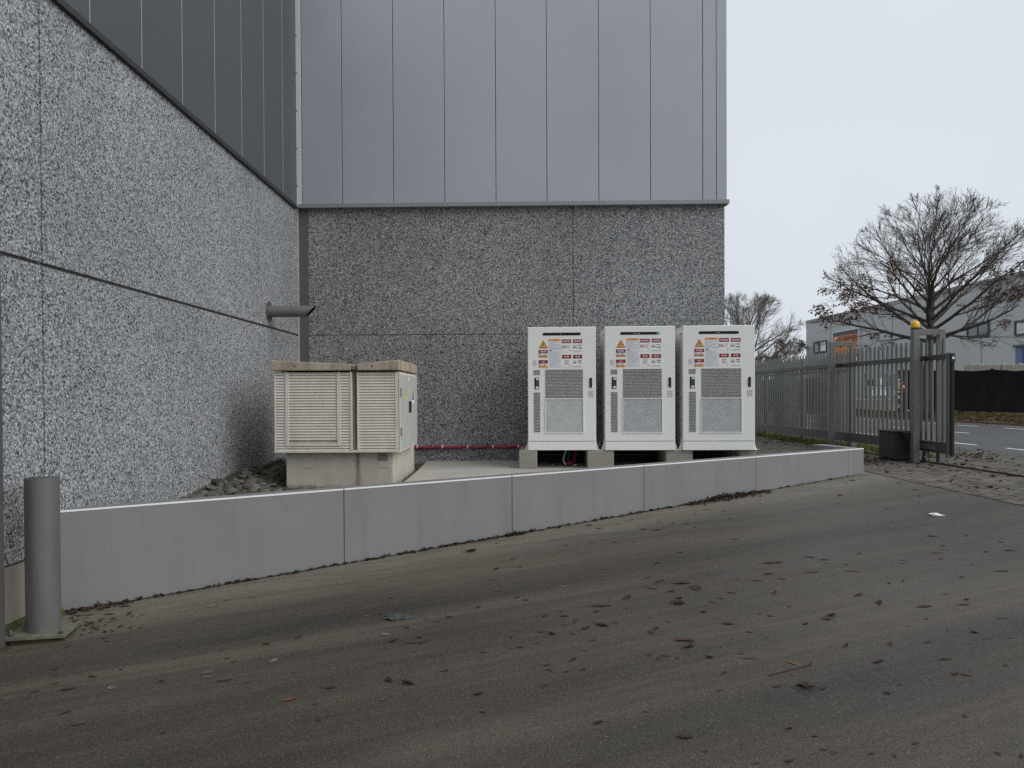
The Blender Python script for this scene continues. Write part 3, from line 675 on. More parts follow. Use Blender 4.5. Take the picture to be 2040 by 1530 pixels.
def skull(mb, a, b, s, lift=.0036):
    p = rr_pts(lx(a), lx(a + s), lz(b + s * .72), lz(b), s * U * .3); mb.poly([(x, DY - lift, z) for x, z in p], 'print_grey')
    mb.box(lx(a + s * .26), lx(a + s * .74), DY - lift - .0001, DY - lift, lz(b + s * .95), lz(b + s * .7), 'print_grey')
    for q in (.18, .58): mb.box(lx(a + s * q), lx(a + s * (q + .24)), DY - lift - .0008, DY - lift - .0004, lz(b + s * .55), lz(b + s * .3), 'print_white')
    for (p0, p1) in (((-.15, .75), (1.15, 1.05)), ((1.15, .75), (-.15, 1.05))): mb.bar((lx(a + s * p0[0]), DY - lift, lz(b + s * p0[1])), (lx(a + s * p1[0]), DY - lift, lz(b + s * p1[1])), .0005, .006, 'print_dark')
def lines(mb, a, b, c, d, n, mat, lift, seed):
    q = random.Random(seed)
    for k in range(n):
        y = b + (d - b) * (k + .5) / n; e = c - (c - a) * q.choice((0, .05, .1, .3, .45)); rect(mb, a, y - 1.1, e, y + 1.1, mat, lift)
def make_cabinet():
    t_ = thing('battery_cabinet', 'cabinet', 'cabinet')
    hw = CW / 2
    MB().box(-hw, hw, .0, CD, .0, CH, 'cab_side').build('body', t_, bevel=.008)
    door = MB().box(-hw + .004, hw - .004, DY, -.001, lz(1019), CH - .006, 'cab_white').build('door', t_, bevel=.006)
    MB().box(-hw + .004, hw - .004, DY, -.001, .004, lz(1025), 'cab_white').build('base_panel', t_, bevel=.005)
    m = MB(); round_plate(m, lx(213), lx(521), lz(160), lz(138), .018, DY - .003, DY + .002, 'black_gloss'); disp = m.build('display_bar', t_)
    # vents
    for nm, (a, b, c, d), cols, rows in (('vent', (233, 437, 538, 672), 22, 20), ('vent', (137, 440, 190, 480), 4, 4), ('vent', (139, 622, 191, 946), 4, 27)):
        m = MB(); rect(m, a, b, c, d, 'black_matt', .0015); v_ = m.build(nm, t_)
        m = MB(); net(m, a, b, c, d, cols, rows, 'net_white', DY - .006, .2); g_ = tag(m.build('perforated_plate', v_), kind='stuff')
    m = MB(); rect(m, 232, 678, 541, 950, 'print_grey', .002); f_ = m.build('filter', t_)
    m = MB(); net(m, 234, 680, 539, 948, 44, 36, 'filter_grey', DY - .004, .5, False); tag(m.build('filter_mesh', f_), kind='stuff')
    m = MB()
    for a, b, c, d in ((229, 672, 543, 679), (227, 948, 545, 954), (229, 679, 233, 948), (539, 679, 543, 948)): m.box(lx(a), lx(c), DY - .012, DY + .001, lz(d), lz(b), 'cab_white')
    m.build('filter_frame', f_)
    # switch
    m = MB(); m.box(lx(146), lx(183), DY - .006, DY + .001, lz(596), lz(502), 'black_gloss'); s_ = m.build('switch', t_, bevel=.002)
    MB().box(lx(158), lx(180), DY - .009, DY - .004, lz(522), lz(507), 'print_pale').box(lx(156), lx(178), DY - .009, DY - .004, lz(592), lz(574), 'print_pale').box(lx(156), lx(178), DY - .008, DY - .004, lz(572), lz(524), 'print_dark').build('switch_face', s_)
    # handle
    m = MB(); round_plate(m, lx(591), lx(612), lz(590), lz(504), .018, DY - .004, DY + .001, 'black_gloss'); h_ = m.build('handle', t_)
    m = MB(); round_plate(m, lx(595), lx(608), lz(574), lz(508), .011, DY - .018, DY - .003, 'black_matt'); m.build('lever', h_)
    MB().tube([(lx(601.5), DY - .008, lz(582)), (lx(601.5), DY - .003, lz(582))], .006, 'cable_white', 8).build('lock', h_)
    m = MB(); lines(m, 597, 607, 625, 666, 4, 'print_red', .003, 1); lines(m, 598, 613, 624, 666, 3, 'print_dark', .003, 2); rect(m, 583, 610, 592, 664, 'print_grey', .0024); m.build('handle_label', t_)
    # labels
    m = MB()
    def tri(s, mat, lift):
        cx_, cz_ = lx(218.5), lz(240); h = 60 * U * s; ww = 33 * U * s
        m.poly([(cx_ - ww, DY - lift, cz_ - h * .36), (cx_ + ww, DY - lift, cz_ - h * .36), (cx_, DY - lift, cz_ + h * .64)], mat)
    tri(1.12, 'print_orange', .002); tri(1.0, 'print_black', .0026); tri(.8, 'print_orange', .0032)
    bz = lambda a, b: (lx(a), DY - .0038, lz(b))
    m.poly([bz(222, 217), bz(211, 238), bz(217, 238), bz(214, 254), bz(225, 234), bz(219, 234)], 'print_black'); m.build('high_voltage_label', t_)
    m = MB(); rect(m, 262, 189, 362, 269, 'print_grey', .002); rect(m, 264, 206, 360, 267, 'print_pale', .0026); rect(m, 262, 189, 362, 205, 'print_orange', .0032); lines(m, 268, 210, 356, 266, 7, 'print_grey', .0032, 3); text_faces(m, 'WARNING', 'print_dark', lx(312), lz(197), 44 * U, 7 * U, DY - .004); m.build('manual_label', t_)
    m = MB(); rect(m, 266, 272, 362, 419, 'print_pale', .002); rect(m, 268, 279, 288, 287, 'print_dark', .003); lines(m, 270, 290, 358, 417, 17, 'print_grey', .0026, 5); m.build('instruction_sheet', t_)
    for b, txt, sub in ((193, 'DANGER', 0), (318, '危 险', 1)):
        m = MB(); rect(m, 368, b - 3, 447, b + 101, 'print_plate', .002); danger(m, 371, b, 444, b + 31, txt, w=.78 if not sub else .5)
        if not sub:
            text_faces(m, 'NO', 'print_red', lx(390), lz(b + 60), 38 * U, 28 * U, DY - .0035); lines(m, 414, b + 42, 440, b + 76, 4, 'print_red', .003, 8)
        else:
            for q, row in enumerate(('禁止吸烟', '禁止明火', '禁止打火')): text_faces(m, row, 'print_red', lx(409), lz(b + 46 + q * 14), 36 * U, 10 * U, DY - .0035)
        rect(m, 378, b + 88, 386, b + 92, 'print_grey', .003); rect(m, 427, b + 87, 440, b + 92, 'print_dark', .003)
        m.build('no_smoking_label', t_)
        m = MB(); rect(m, 457, b - 3, 536, b + 101, 'print_plate', .002); danger(m, 460, b, 533, b + 31, txt, w=.78 if not sub else .5)
        skull(m, 463, b + 46, 22)
        if not sub: text_faces(m, 'TOXIC', 'print_dark', lx(511), lz(b + 49), 36 * U, 11 * U, DY - .0035); text_faces(m, 'FUMES', 'print_dark', lx(513), lz(b + 71), 38 * U, 11 * U, DY - .0035)
        else: text_faces(m, '有毒', 'print_black', lx(513), lz(b + 50), 30 * U, 12 * U, DY - .0035); text_faces(m, '气体', 'print_black', lx(513), lz(b + 67), 30 * U, 12 * U, DY - .0035)
        rect(m, 464, b + 93, 530, b + 96, 'print_dark', .003); m.build('toxic_fumes_label', t_)
    for b, txt, t2 in ((278, 'DANGER', 'WARNING'), (360, '危 险', '警 告')):
        m = MB(); rect(m, 179, b - 1, 256, b + 61, 'print_pale', .002); danger(m, 180, b, 255, b + 26, txt, w=.66 if txt == 'DANGER' else .3)
        rect(m, 181, b + 28, 200, b + 42, 'print_grey', .003); rect(m, 222, b + 31, 240, b + 42, 'print_grey', .003); rect(m, 180, b + 43.5, 255, b + 60, 'print_orange', .003)
        text_faces(m, t2, 'print_dark', lx(222), lz(b + 52), (48 if t2 == 'WARNING' else 26) * U, 10 * U, DY - .004); m.poly([(lx(184), DY - .004, lz(b + 58)), (lx(198), DY - .004, lz(b + 58)), (lx(191), DY - .004, lz(b + 45))], 'print_dark'); m.build('danger_label', t_)
    m = MB(); rect(m, 135, 358, 168, 410, 'print_pale', .002); lines(m, 137, 361, 166, 400, 7, 'print_grey', .003, 12); m.build('rating_plate', t_)
    # anchoring brackets
    for s in (-1, 1):
        for y in (.05, CD - .12):
            m = MB(); m.prism([(s * hw, y), (s * (hw + .06), y), (s * (hw + .06), y + .06), (s * hw, y + .06)] if s > 0 else [(-(hw + .06), y), (-hw, y), (-hw, y + .06), (-(hw + .06), y + .06)], 0, .008, 'cab_white')
            m.poly([(s * hw, y + .02, .008), (s * (hw + .045), y + .02, .008), (s * (hw + .014), y + .02, .1), (s * hw, y + .02, .19), (s * hw, y + .026, .008), (s * (hw + .045), y + .026, .008), (s * (hw + .014), y + .026, .1), (s * hw, y + .026, .19)], 'cab_side', [(0, 1, 2, 3), (7, 6, 5, 4), (0, 4, 5, 1), (1, 5, 6, 2), (2, 6, 7, 3)])
            m.build('anchor_bracket', t_)
    for y in (.1, CD - .1):
        MB().tube([(-hw - .001, y, CH - .12), (-hw - .012, y, CH - .12)], .012, 'plate_grey', 8).build('lifting_bolt', t_)
    return t_
def copy_tree(o, parent=None):
    c = o.copy(); C.objects.link(c); c.parent = parent
    for ch in list(o.children): copy_tree(ch, c)
    return c
BZ = Z(-.831)
cabs = [make_cabinet()]; cabs += [copy_tree(cabs[0]) for _ in range(2)]
spots = [(1052, 1188, 11.36), (1205.5, 1345.5, 11.29), (1361, 1504, 11.22)]
labs = ['white battery cabinet standing next to the red conduit and a long bare stretch of pad', 'white battery cabinet standing between two others, green ring lit on its display bar', 'white battery cabinet standing beside the picket gate at the end of the row']
rz = -math.atan(.045)
for cb_, (a, b, Y), lab in zip(cabs, spots, labs):
    x = aty((a + b) / 2, 898, Y).x; sc_ = (b - a) / F * Y / (CW + .0)
    cb_.location = (x, Y + .022, BZ); cb_.rotation_euler = (0, 0, rz); cb_.scale = (sc_, 1, 1); cb_['label'] = lab; cb_['group'] = 'battery cabinets in a row on the pad'
# display lights differ from cabinet to cabinet
for k, cb_ in enumerate(cabs):
    disp = [c for c in cb_.children if c.name.startswith('display_bar')][0]
    m = MB()
    for q in ((362,), (942 - 580 + 0, 342, 322), (350, 372))[k]:
        m.tube([(lx(q), DY - .0045, lz(149)), (lx(q), DY - .0025, lz(149))], .006, 'print_pale', 8)
    m.build('indicator', disp)
    if k == 1:
        t = NT('green_ring'); t.b.inputs['Emission Color'].default_value = (.1, .9, .4, 1); t.b.inputs['Emission Strength'].default_value = .6; t.done((.05, .3, .15), .4)
        m = MB(); ring = [(lx(507) + .012 * math.cos(R(a)), DY - .004, lz(149) + .012 * math.sin(R(a))) for a in range(0, 361, 20)]; m.tube(ring, .0028, 'green_ring', 5, False); m.build('power_ring', disp)
# concrete sleepers below
def sleeper(px0_, px1_, Y, label):
    xa, xb = aty(px0_, 915, Y).x, aty(px1_, 915, Y).x
    o = thing('concrete_sleeper', label, 'concrete block', ((xa + xb) / 2, Y, PADZ), rz, 'sleepers under the battery cabinets')
    w_ = (xb - xa) / 2; MB().box(-w_, w_, 0, .88, -.004, .2695, 'block_concrete').build('block', o, bevel=.014, seg=2)
    return o
sleeper(1033.5, 1070, 11.38, 'concrete sleeper under the cabinet corner by the red conduit, fully in view')
sleeper(1170, 1223, 11.34, 'wide concrete sleeper shared by the first two cabinets from the red conduit')
sleeper(1327, 1380, 11.31, 'wide concrete sleeper shared by the two cabinets nearest the gate')
sleeper(1474, 1506, 11.29, 'concrete sleeper under the outer corner of the cabinet by the gate')
cd = thing('shade_box', 'added black box behind the sleepers, darkening the gap under the battery cabinets', 'shade box', (1.85, 12.36, PADZ), rz)  # added black box that makes the space under the cabinets read dark
MB().box(-1.62, 1.66, .0, .12, -.004, .262, 'black_matt').build('black_box', cd, bevel=.006); MB().box(-1.62, 1.66, -.012, -.001, .12, .128, 'galv_dark').build('rail', cd); MB().box(-1.62, 1.66, -.03, .13, .2625, .27, 'black_matt').build('lid', cd)  # rail and lid here are only pieces of the added black box
# cables under the first cabinet
def cable(name, pts, r, mat, label):
    P = [Vector(p) for p in pts]; out = []
    for i in range(len(P) - 1):
        p0, p1, p2, p3 = P[max(i - 1, 0)], P[i], P[i + 1], P[min(i + 2, len(P) - 1)]
        for k in range(6):
            u = k / 6; out.append(.5 * ((2 * p1) + (p2 - p0) * u + (2 * p0 - 5 * p1 + 4 * p2 - p3) * u * u + (3 * p1 - p0 - 3 * p2 + p3) * u ** 3))
    out.append(P[-1]); return tag(MB().tube(out, r, mat, 8).build(name, smooth=True), label, 'cable')
cz = PADZ
cable('supply_cable', [(.86, 11.90, cz + .275), (.82, 11.85, cz + .2), (.79, 11.80, cz + .12), (.80, 11.76, cz + .05), (.86, 11.74, cz + .016), (1.0, 11.80, cz + .016)], .014, 'cable_white', 'white cable looping down under the cabinet beside the red conduit')
cable('conduit_bundle', [(1.02, 12.00, cz + .275), (.98, 11.90, cz + .18), (.95, 11.80, cz + .09), (.9, 11.72, cz + .05), (.84, 11.68, cz + .033)], .03, 'red_conduit', 'thick red corrugated conduit end lying under the cabinet beside a white cable')
cable('thin_cable', [(.9, 11.90, cz + .275), (.87, 11.84, cz + .16), (.86, 11.80, cz + .08), (.9, 11.78, cz + .01), (1.0, 11.85, cz + .012)], .009, 'print_blue', 'thin dark blue cable hanging under the cabinet between white and red ones')

# ------------------------------------------------------------------ gate, portals, motor, fence
gt = thing('sliding_gate', 'grey steel sliding gate of upright pickets with a black rubber edge', 'gate', tuple(G(GX, 13.65, PZ)))
def gl(y, z=0.0, x=0.0): return G(GX + x, 13.65 + y, PZ + z) - gt.location
GLEN = 12.2
zt_ = Z(.685) - PZ
MB().bar(gl(-.02, zt_ - .045), gl(GLEN, zt_ - .045), .06, .09, 'gate_dark').build('top_rail', gt, bevel=.004)
MB().bar(gl(-.0, .31), gl(GLEN, .31), .1, .2, 'gate_dark').build('bottom_rail', gt, bevel=.006)
MB().box(-.035, .035, -.12, 0, .2, zt_ + .02, 'gate_paint').build('end_post', gt, bevel=.005)
MB().box(-.03, .03, -.17, -.121, .17, zt_ - .0, 'rubber').build('rubber_edge', gt, bevel=.012); MB().box(-.034, .034, -.176, -.119, zt_ - .16, zt_ + .0, 'motor_black').box(-.02, .02, -.18, -.176, zt_ - .1, zt_ - .06, 'print_white').build('edge_cap', gt)
pm = MB(); pw = .014
pz0, pz1 = .40, zt_ + .29
pm.box(-.014, .014, -.014, .014, 0, 1.0, 'gate_paint'); pk = None
def picket_mesh(name, wd, dp_, z0, z1):
    m = MB(); m.poly([(-wd, -dp_, z0), (wd, -dp_, z0), (wd, dp_, z0), (-wd, dp_, z0), (-wd, -dp_, z1 - .09), (wd, -dp_, z1 - .09), (wd, dp_, z1 - .09), (-wd, dp_, z1 - .09), (-.003, -dp_, z1), (.003, -dp_, z1), (.003, dp_, z1), (-.003, dp_, z1)], 'gate_paint',
        [(3, 2, 1, 0), (0, 1, 5, 4), (1, 2, 6, 5), (2, 3, 7, 6), (3, 0, 4, 7), (4, 5, 9, 8), (5, 6, 10, 9), (6, 7, 11, 10), (7, 4, 8, 11), (8, 9, 10, 11)]); return m.mesh(name)
pk = picket_mesh('picket', .014, .034, pz0, pz1)
ng = int(GLEN / .172)
for k in range(ng): inst(pk, 'picket', gt, gl(.13 + k * .172))
# roller carriage and latch at the gate's end
MB().box(-.09, -.051, .28, .95, .26, .34, 'gate_paint').build('latch_plate', gt, bevel=.004)
MB().tube([gl(.72, .075, -.02), gl(.72, .075, .02)], .055, 'galv_dark', 16).build('roller', gt); MB().box(-.035, .035, .68, .76, .09, .22, 'galv_dark').build('roller_bracket', gt); MB().tube([gl(.5, .22, -.05), gl(.46, .1, -.05), gl(.5, .02, -.05)], .008, 'rust_steel', 6).build('drag_wire', gt)
def portal(Y, label, base_roller):
    o = thing('gate_portal', label, 'gate frame', tuple(G(GX, Y, PZ)), 0.0, 'portals that guide the sliding gate')
    h = Z(1.175) - PZ; a = .058
    MB().box(-.24 - a, -.24 + a, -a, a, 0, h, 'gate_paint').build('upright', o, bevel=.006); MB().box(.24 - a, .24 + a, -a, a, 0, h, 'gate_paint').build('upright', o, bevel=.006)
    MB().box(-.24 + a + .001, .24 - a - .001, -a + .002, a - .002, h - .11, h - .003, 'gate_paint').build('crossbeam', o, bevel=.004)
    MB().box(-.24 - .1, -.24 + .1, -.1, .1, -.01, .012, 'galv_dark').build('foot_plate', o); MB().box(.24 - .1, .24 + .1, -.1, .1, -.01, .012, 'galv_dark').build('foot_plate', o)
    MB().box(-.24 + a, -.042, -.05, .05, Z(.64) - PZ - .05, Z(.64) - PZ + .03, 'motor_black').build('guide_roller', o, bevel=.008)
    return o
por2 = portal(14.25, 'grey steel gate portal carrying the amber beacon beside the motor box', True)
por1 = portal(17.65, 'grey steel gate portal behind the corner of the low wall, no beacon', False)
bc = thing('warning_beacon', 'amber domed warning beacon on top of the steel gate portal', 'beacon', tuple(G(GX - .24, 14.25, Z(1.175))))
MB().tube([(0, 0, -.004), (0, 0, .018)], .07, 'motor_black', 24).build('base', bc)
m = MB(); pr = [(.078, .018), (.08, .05), (.079, .09), (.072, .12), (.055, .142), (.03, .154), (.001, .158)]
m.tube([(0, 0, z) for r_, z in pr], [r_ for r_, z in pr], 'beacon_amber', 28, True); m.build('dome', bc, smooth=True)
MB().tube([(0, 0, .02), (0, 0, .1)], .03, 'print_yellow', 12).build('bulb', bc)
mo = thing('gate_motor', 'black box motor of the sliding gate fixed beside its portal', 'gate motor', tuple(G(GX - .30, 14.53, PZ)))
MB().box(-.17, .17, .02, .62, .035, .555, 'motor_black').build('housing', mo, bevel=.012); MB().box(-.19, .19, .0, .64, .556, .575, 'motor_black').build('lid', mo, bevel=.006)
MB().box(-.14, .14, .04, .6, -.01, .036, 'rubber').build('pedestal', mo); MB().box(-.04, .08, -.20, .03, .46, .56, 'motor_black').build('bracket', mo)
# ground rail
gr = MB(); gr.bar(G(GX, 2, PZ + .012), G(GX, 30, PZ + .012), .035, .03, 'rust_steel'); o = gr.build('ground_rail'); tag(o, 'rusty steel ground rail the gate rolls on, let into the pavers', 'rail')
MB().bar(G(GX + .07, 2, PZ + .001), G(GX + .07, 30, PZ + .001), .07, .012, 'joint_sand').build('rail_bed', o)
# fixed fence behind the parked gate
FX = GX + .5
fe_ = thing('picket_fence', 'fixed grey steel picket fence standing behind the parked sliding gate', 'fence', tuple(G(FX, 18.3, PZ)))
def fl_(y, z=0.0, x=0.0): return G(FX + x, 18.3 + y, PZ + z) - fe_.location
pk2 = picket_mesh('picket', .014, .03, .1, 2.2)
for k in range(76): inst(pk2, 'picket', fe_, fl_(.1 + k * .172))
for z in (.32, 1.85): MB().bar(fl_(0, z, .035), fl_(13.4, z, .035), .03, .05, 'gate_dark').build('rail', fe_)
for y in (.0, 2.75, 5.5, 8.25, 11.0, 13.4): p = fl_(y); MB().box(p.x - .05, p.x + .05, p.y - .05, p.y + .05, -.02, 2.24, 'gate_paint').build('post', fe_, bevel=.004)
p = fl_(5.2); 

# ------------------------------------------------------------------ opposite side of the street
FXR = 36.0
ow = thing('opposite_warehouse', 'long grey metal warehouse across the street behind the bare tree', 'building', tuple(G(FXR, 50, Z(-1.03))))
def fpt(px, py, out_=0.0):                       # pixel -> point on that facade's plane
    d = ray(px, py); t_ = (FXR - out_) / (d.x + .038 * d.y); return d * t_ + Vector((0, 0, CAMZ))
def ol(p): return Vector(p) - ow.location
fa, fb = fpt(1606, 700), G(FXR, 25)
y_far, y_near = fa.y, 25.0; zr = fpt(1605.5, 641).z
m = MB(); a_, b_ = G(FXR, y_far), G(FXR, y_near); c_, d_ = G(FXR + 30, y_near), G(FXR + 30, y_far)
m.prism([tuple(ol(p)[:2]) for p in (b_, c_, d_, a_)], 0, zr + 1.03 - CAMZ, 'facade_grey'); m.build('wall', ow)
def zrel(z): return z - ow.location.z
m = MB(); e1, e2 = G(FXR - .06, y_far + .05), G(FXR - .06, y_near); e3, e4 = G(FXR + .2, y_near), G(FXR + .2, y_far + .05)
m.prism([tuple(ol(p)[:2]) for p in (e2, e3, e4, e1)], zrel(zr) - .22, zrel(zr) + .1, 'facade_trim'); m.build('roof_trim', ow)
for y in [y_far - 6.0 * k for k in range(1, 8)]:
    q1, q2 = G(FXR - .012, y), G(FXR - .012, y - .05); q3, q4 = G(FXR + .02, y - .05), G(FXR + .02, y)
    MB().prism([tuple(ol(p)[:2]) for p in (q2, q3, q4, q1)], .02, zrel(zr) - .25, 'window_frame').build('panel_joint', ow)
def fquad(x0, y0, x1, y1, depth0, depth1):        # box on the facade from pixel corners
    A_, B_ = fpt(x0, (y0 + y1) / 2), fpt(x1, (y0 + y1) / 2); zc0 = fpt((x0 + x1) / 2, y1).z; zc1 = fpt((x0 + x1) / 2, y0).z
    return A_.y, B_.y, zc0, zc1
def fbox(mb, ya, yb, z0, z1, o0, o1, mat):
    ps = [G(FXR - o1, yb), G(FXR - o0, yb), G(FXR - o0, ya), G(FXR - o1, ya)]
    mb.prism([tuple(ol(p)[:2]) for p in ps], zrel(z0), zrel(z1), mat); return mb
for (x0, y0, x1, y1, panes, nm) in ((1622, 679, 1648, 703, 2, 'window_blind'), (1927.5, 642, 1972, 672, 2, 'window_glass'), (2023, 637, 2062, 668, 1, 'window_blind')):
    ya, yb, z0, z1 = fquad(x0, y0, x1, y1, 0, 0); f = .14
    wn = fbox(fbox(fbox(fbox(MB(), ya, yb, z0, z0 + f, 0, .1, 'window_frame'), ya, yb, z1 - f, z1, 0, .1, 'window_frame'), ya, ya - f, z0 + f, z1 - f, 0, .1, 'window_frame'), yb + f, yb, z0 + f, z1 - f, 0, .1, 'window_frame').build('window', ow)
    n_ = panes; wdt = (ya - yb - 2 * f) / n_
    for k in range(n_):
        p0 = ya - f - k * wdt; fbox(MB(), p0 - .04, p0 - wdt + .04, z0 + f, z1 - f, 0, .05, nm if (k or nm != 'window_blind' or n_ == 1) else 'window_glass').build('pane', wn)
    if n_ > 1: fbox(MB(), ya - f - wdt + .05, ya - f - wdt - .05, z0 + f, z1 - f, 0, .09, 'window_frame').build('mullion', wn)
    if nm == 'window_blind' and n_ == 2: fbox(MB(), ya - f - wdt - .1, yb + f + .05, z0 + f + .05, z0 + f + .55, .05, .06, 'print_white').build('paper_sheet', wn)
ya, yb, z0, z1 = fquad(2025, 690, 2075, 812, 0, 0)
dr = fbox(MB(), ya, yb, Z(-1.0), z1, 0, .08, 'blue_door').build('roller_door', ow)
for k in range(5): q = ya - .5 - k * (ya - yb) / 5; fbox(MB(), q, q - .25, Z(-1.0), z1 - .1, .08, .14, 'blue_door').build('door_rib', dr)
fbox(MB(), ya + .1, yb, z1, z1 + .15, 0, .2, 'window_frame').build('door_box', dr)
for px, py in ((1778, 684), (2006, 641), (1609, 693)):
    q = fpt(px, py); ya = q.y; fbox(fbox(MB(), ya + .25, ya - .35, q.z, q.z + .1, 0, .6, 'facade_trim'), ya + .05, ya - .05, q.z + .02, q.z + .2, 0, .3, 'facade_trim').build('wall_lamp', ow)
# sign on that facade
ya, yb, z0, z1 = fquad(1663.5, 659, 1713.5, 720, 0, 0); z1 = fpt(1688, 659.5).z; z0 = z1 - (z1 - fpt(1688, 728).z)
sg = thing('billboard', 'orange hoarding reading BETONDINGEN on the grey warehouse across the street', 'sign', tuple(G(FXR - .12, (ya + yb) / 2, z0)))
sang = math.atan2(-1, -.038)                      # local x runs along the facade towards the camera
MX = Matrix(((.038 / math.hypot(1, .038), 0, 0), (-1 / math.hypot(1, .038), 0, 0), (0, 0, 1)))
SW, SH = (ya - yb) * math.hypot(1, .038), z1 - z0
ux = Vector((.038, -1, 0)).normalized(); uy = Vector((1, .038, 0)).normalized()
def sp(x, y, z): return ux * x + uy * y + Vector((0, 0, z))
def sbox(mb, x0, x1, y0, y1, z0, z1, mat): return mb.poly([sp(x0, y0, z0), sp(x1, y0, z0), sp(x1, y1, z0), sp(x0, y1, z0), sp(x0, y0, z1), sp(x1, y0, z1), sp(x1, y1, z1), sp(x0, y1, z1)], mat, [(4, 5, 6, 7), (0, 1, 5, 4), (1, 2, 6, 5), (2, 3, 7, 6), (3, 0, 4, 7), (3, 2, 1, 0)])
sbox(MB(), -SW / 2, SW / 2, -.04, .1, 0, SH, 'sign_orange').build('board', sg)
zo = SH * .30                                     # lower part of the board is dark with white lettering
m = MB(); sbox(m, -SW / 2, SW / 2, -.05, -.041, SH * .885, SH, 'sign_dark'); sbox(m, -SW / 2, SW / 2, -.05, -.041, 0, zo, 'window_frame'); m.build('band', sg)
Msg = Matrix((ux, uy, Vector((0, 0, 1)))).transposed()
m = MB(); text_faces(m, 'BETONDINGEN', 'sign_brown', SW * .08, SH * .80, SW * .72, SH * .115, -.056, Msg); m.build('lettering', sg)
m = MB(); text_faces(m, 'A N D', 'print_white', -SW * .25, zo * .55, SW * .38, SH * .12, -.056, Msg); text_faces(m, 'I I', 'print_white', SW * .37, zo * .55, SW * .16, SH * .12, -.056, Msg); m.build('lettering', sg)
m = MB()
for k, (cx_, cz_, s_) in enumerate(((-.40, .80, .045), (-.36, .77, .045), (-.355, .835, .03))):
    x, z = SW * cx_, SH * cz_; q = SW * s_ * .9; m.poly([sp(x - q, -.056, z), sp(x, -.056, z - q * 1.1), sp(x + q, -.056, z), sp(x, -.056, z + q * 1.1)], ('print_pale', 'sign_dark', 'print_white')[k])
m.build('emblem', sg)
m = MB()
for x0, x1, z0_, z1_ in ((-SW / 2 - .08, -SW / 2 + .0, 0, SH + .06), (SW / 2, SW / 2 + .08, 0, SH + .06), (-SW / 2, SW / 2, SH, SH + .06)): sbox(m, x0, x1, -.1, .1, z0_, z1_, 'print_pale')
m.build('frame', sg)

# black screened fence along the far verge
def line_fence(name, P, Q, zt0, zt1, zb0, zb1, mat, label, posts, seedv):
    P, Q = Vector(P), Vector(Q); o = thing(name, label, 'fence', (P.x, P.y, min(zb0, zb1) - .05)); q_ = random.Random(seedv)
    d = (Q - P); L_ = d.length; d.normalize(); nrm = Vector((-d.y, d.x, 0)); zz = o.location.z
    for k in range(posts - 1):
        n = 10; m = MB(); rows = []
        for i in range(n + 1):
            u = (k + i / n) / (posts - 1); p = P + d * (L_ * u) - o.location; sag = .10 * math.sin(math.pi * i / n) * q_.uniform(.6, 1.0)
            zt_ = zt0 + (zt1 - zt0) * u - sag - zz; zb_ = zb0 + (zb1 - zb0) * u + q_.uniform(-.03, .06) - zz
            w_ = nrm * q_.uniform(-.025, .025); rows.append(((p.x + w_.x, p.y + w_.y), zb_, zt_))
        pts = []
        for (x, y), a, b in rows: pts += [(x, y, a), (x + nrm.x * .03, y + nrm.y * .03, (a + b) / 2), (x, y, b), (x + nrm.x * -.012, y + nrm.y * -.012, a), (x + nrm.x * .018, y + nrm.y * .018, (a + b) / 2), (x - nrm.x * .012, y - nrm.y * .012, b)]
        f = []
        for i in range(n):
            a, b = 6 * i, 6 * i + 6; f += [(a, b, b + 1, a + 1), (a + 1, b + 1, b + 2, a + 2), (a + 4, b + 4, b + 3, a + 3), (a + 5, b + 5, b + 4, a + 4), (a + 2, b + 2, b + 5, a + 5), (a + 3, b + 3, b, a)]
        m.poly(pts, mat, f); m.build('screen_panel', o, smooth=False)
    for k in range(posts):
        u = k / (posts - 1); p = P + d * (L_ * u) - o.location; MB().box(p.x - .04, p.x + .04, p.y - .04 + .06, p.y + .04 + .06, -.1, zt0 + (zt1 - zt0) * u - zz + .05, 'motor_black').build('post', o)
    return o
line_fence('screened_fence', aty(1799, 800, 42.5), aty(2075, 800, 38.9), Z(1.27), Z(1.16), Z(-.98), PADZ, 'mesh_cloth', 'black screened fence on the leafy verge beside the stacked concrete blocks', 4, 3)
PB = G(26.5, 57.5); QB = G(26.5, 90)
line_fence('screened_fence', PB, QB, Z(1.28), Z(1.28), Z(-1.0), Z(-1.0), 'mesh_green', 'grey green screened fence across the street left of the opposite entrance', 9, 5)
# stacked concrete blocks with studs behind the black fence
def stud_block(P, ang, label, L_=1.6):
    o = thing('stud_block', label, 'concrete block', tuple(P), ang, 'studded concrete blocks behind the black fence')
    MB().box(.01, L_ - .01, 0, .8, 0, .8, 'far_block').build('block', o, bevel=.02)
    for k in range(4): MB().tube([(.2 + .4 * k, .2, .795), (.2 + .4 * k, .2, .85), (.2 + .4 * k, .2, .88)], [.17, .15, .06], 'far_block', 10).build('stud', o)
    return o
b0 = aty(1931, 730, 42.3); ang = math.atan2(-2.5, 4.3) * .35
for c_ in range(3):
    for r_ in range(3):
        P = Vector((b0.x + c_ * 1.62 * math.cos(ang), b0.y + c_ * 1.62 * math.sin(ang), Z(1.50) - .8 - .81 * r_)); P.z = max(P.z, Z(1.5) - 2.43)
        stud_block(P, ang, ['studded concrete block on top of the stack behind the black fence', 'studded concrete block in the middle row behind the black fence', 'studded concrete block at the bottom, showing below the black fence'][r_])
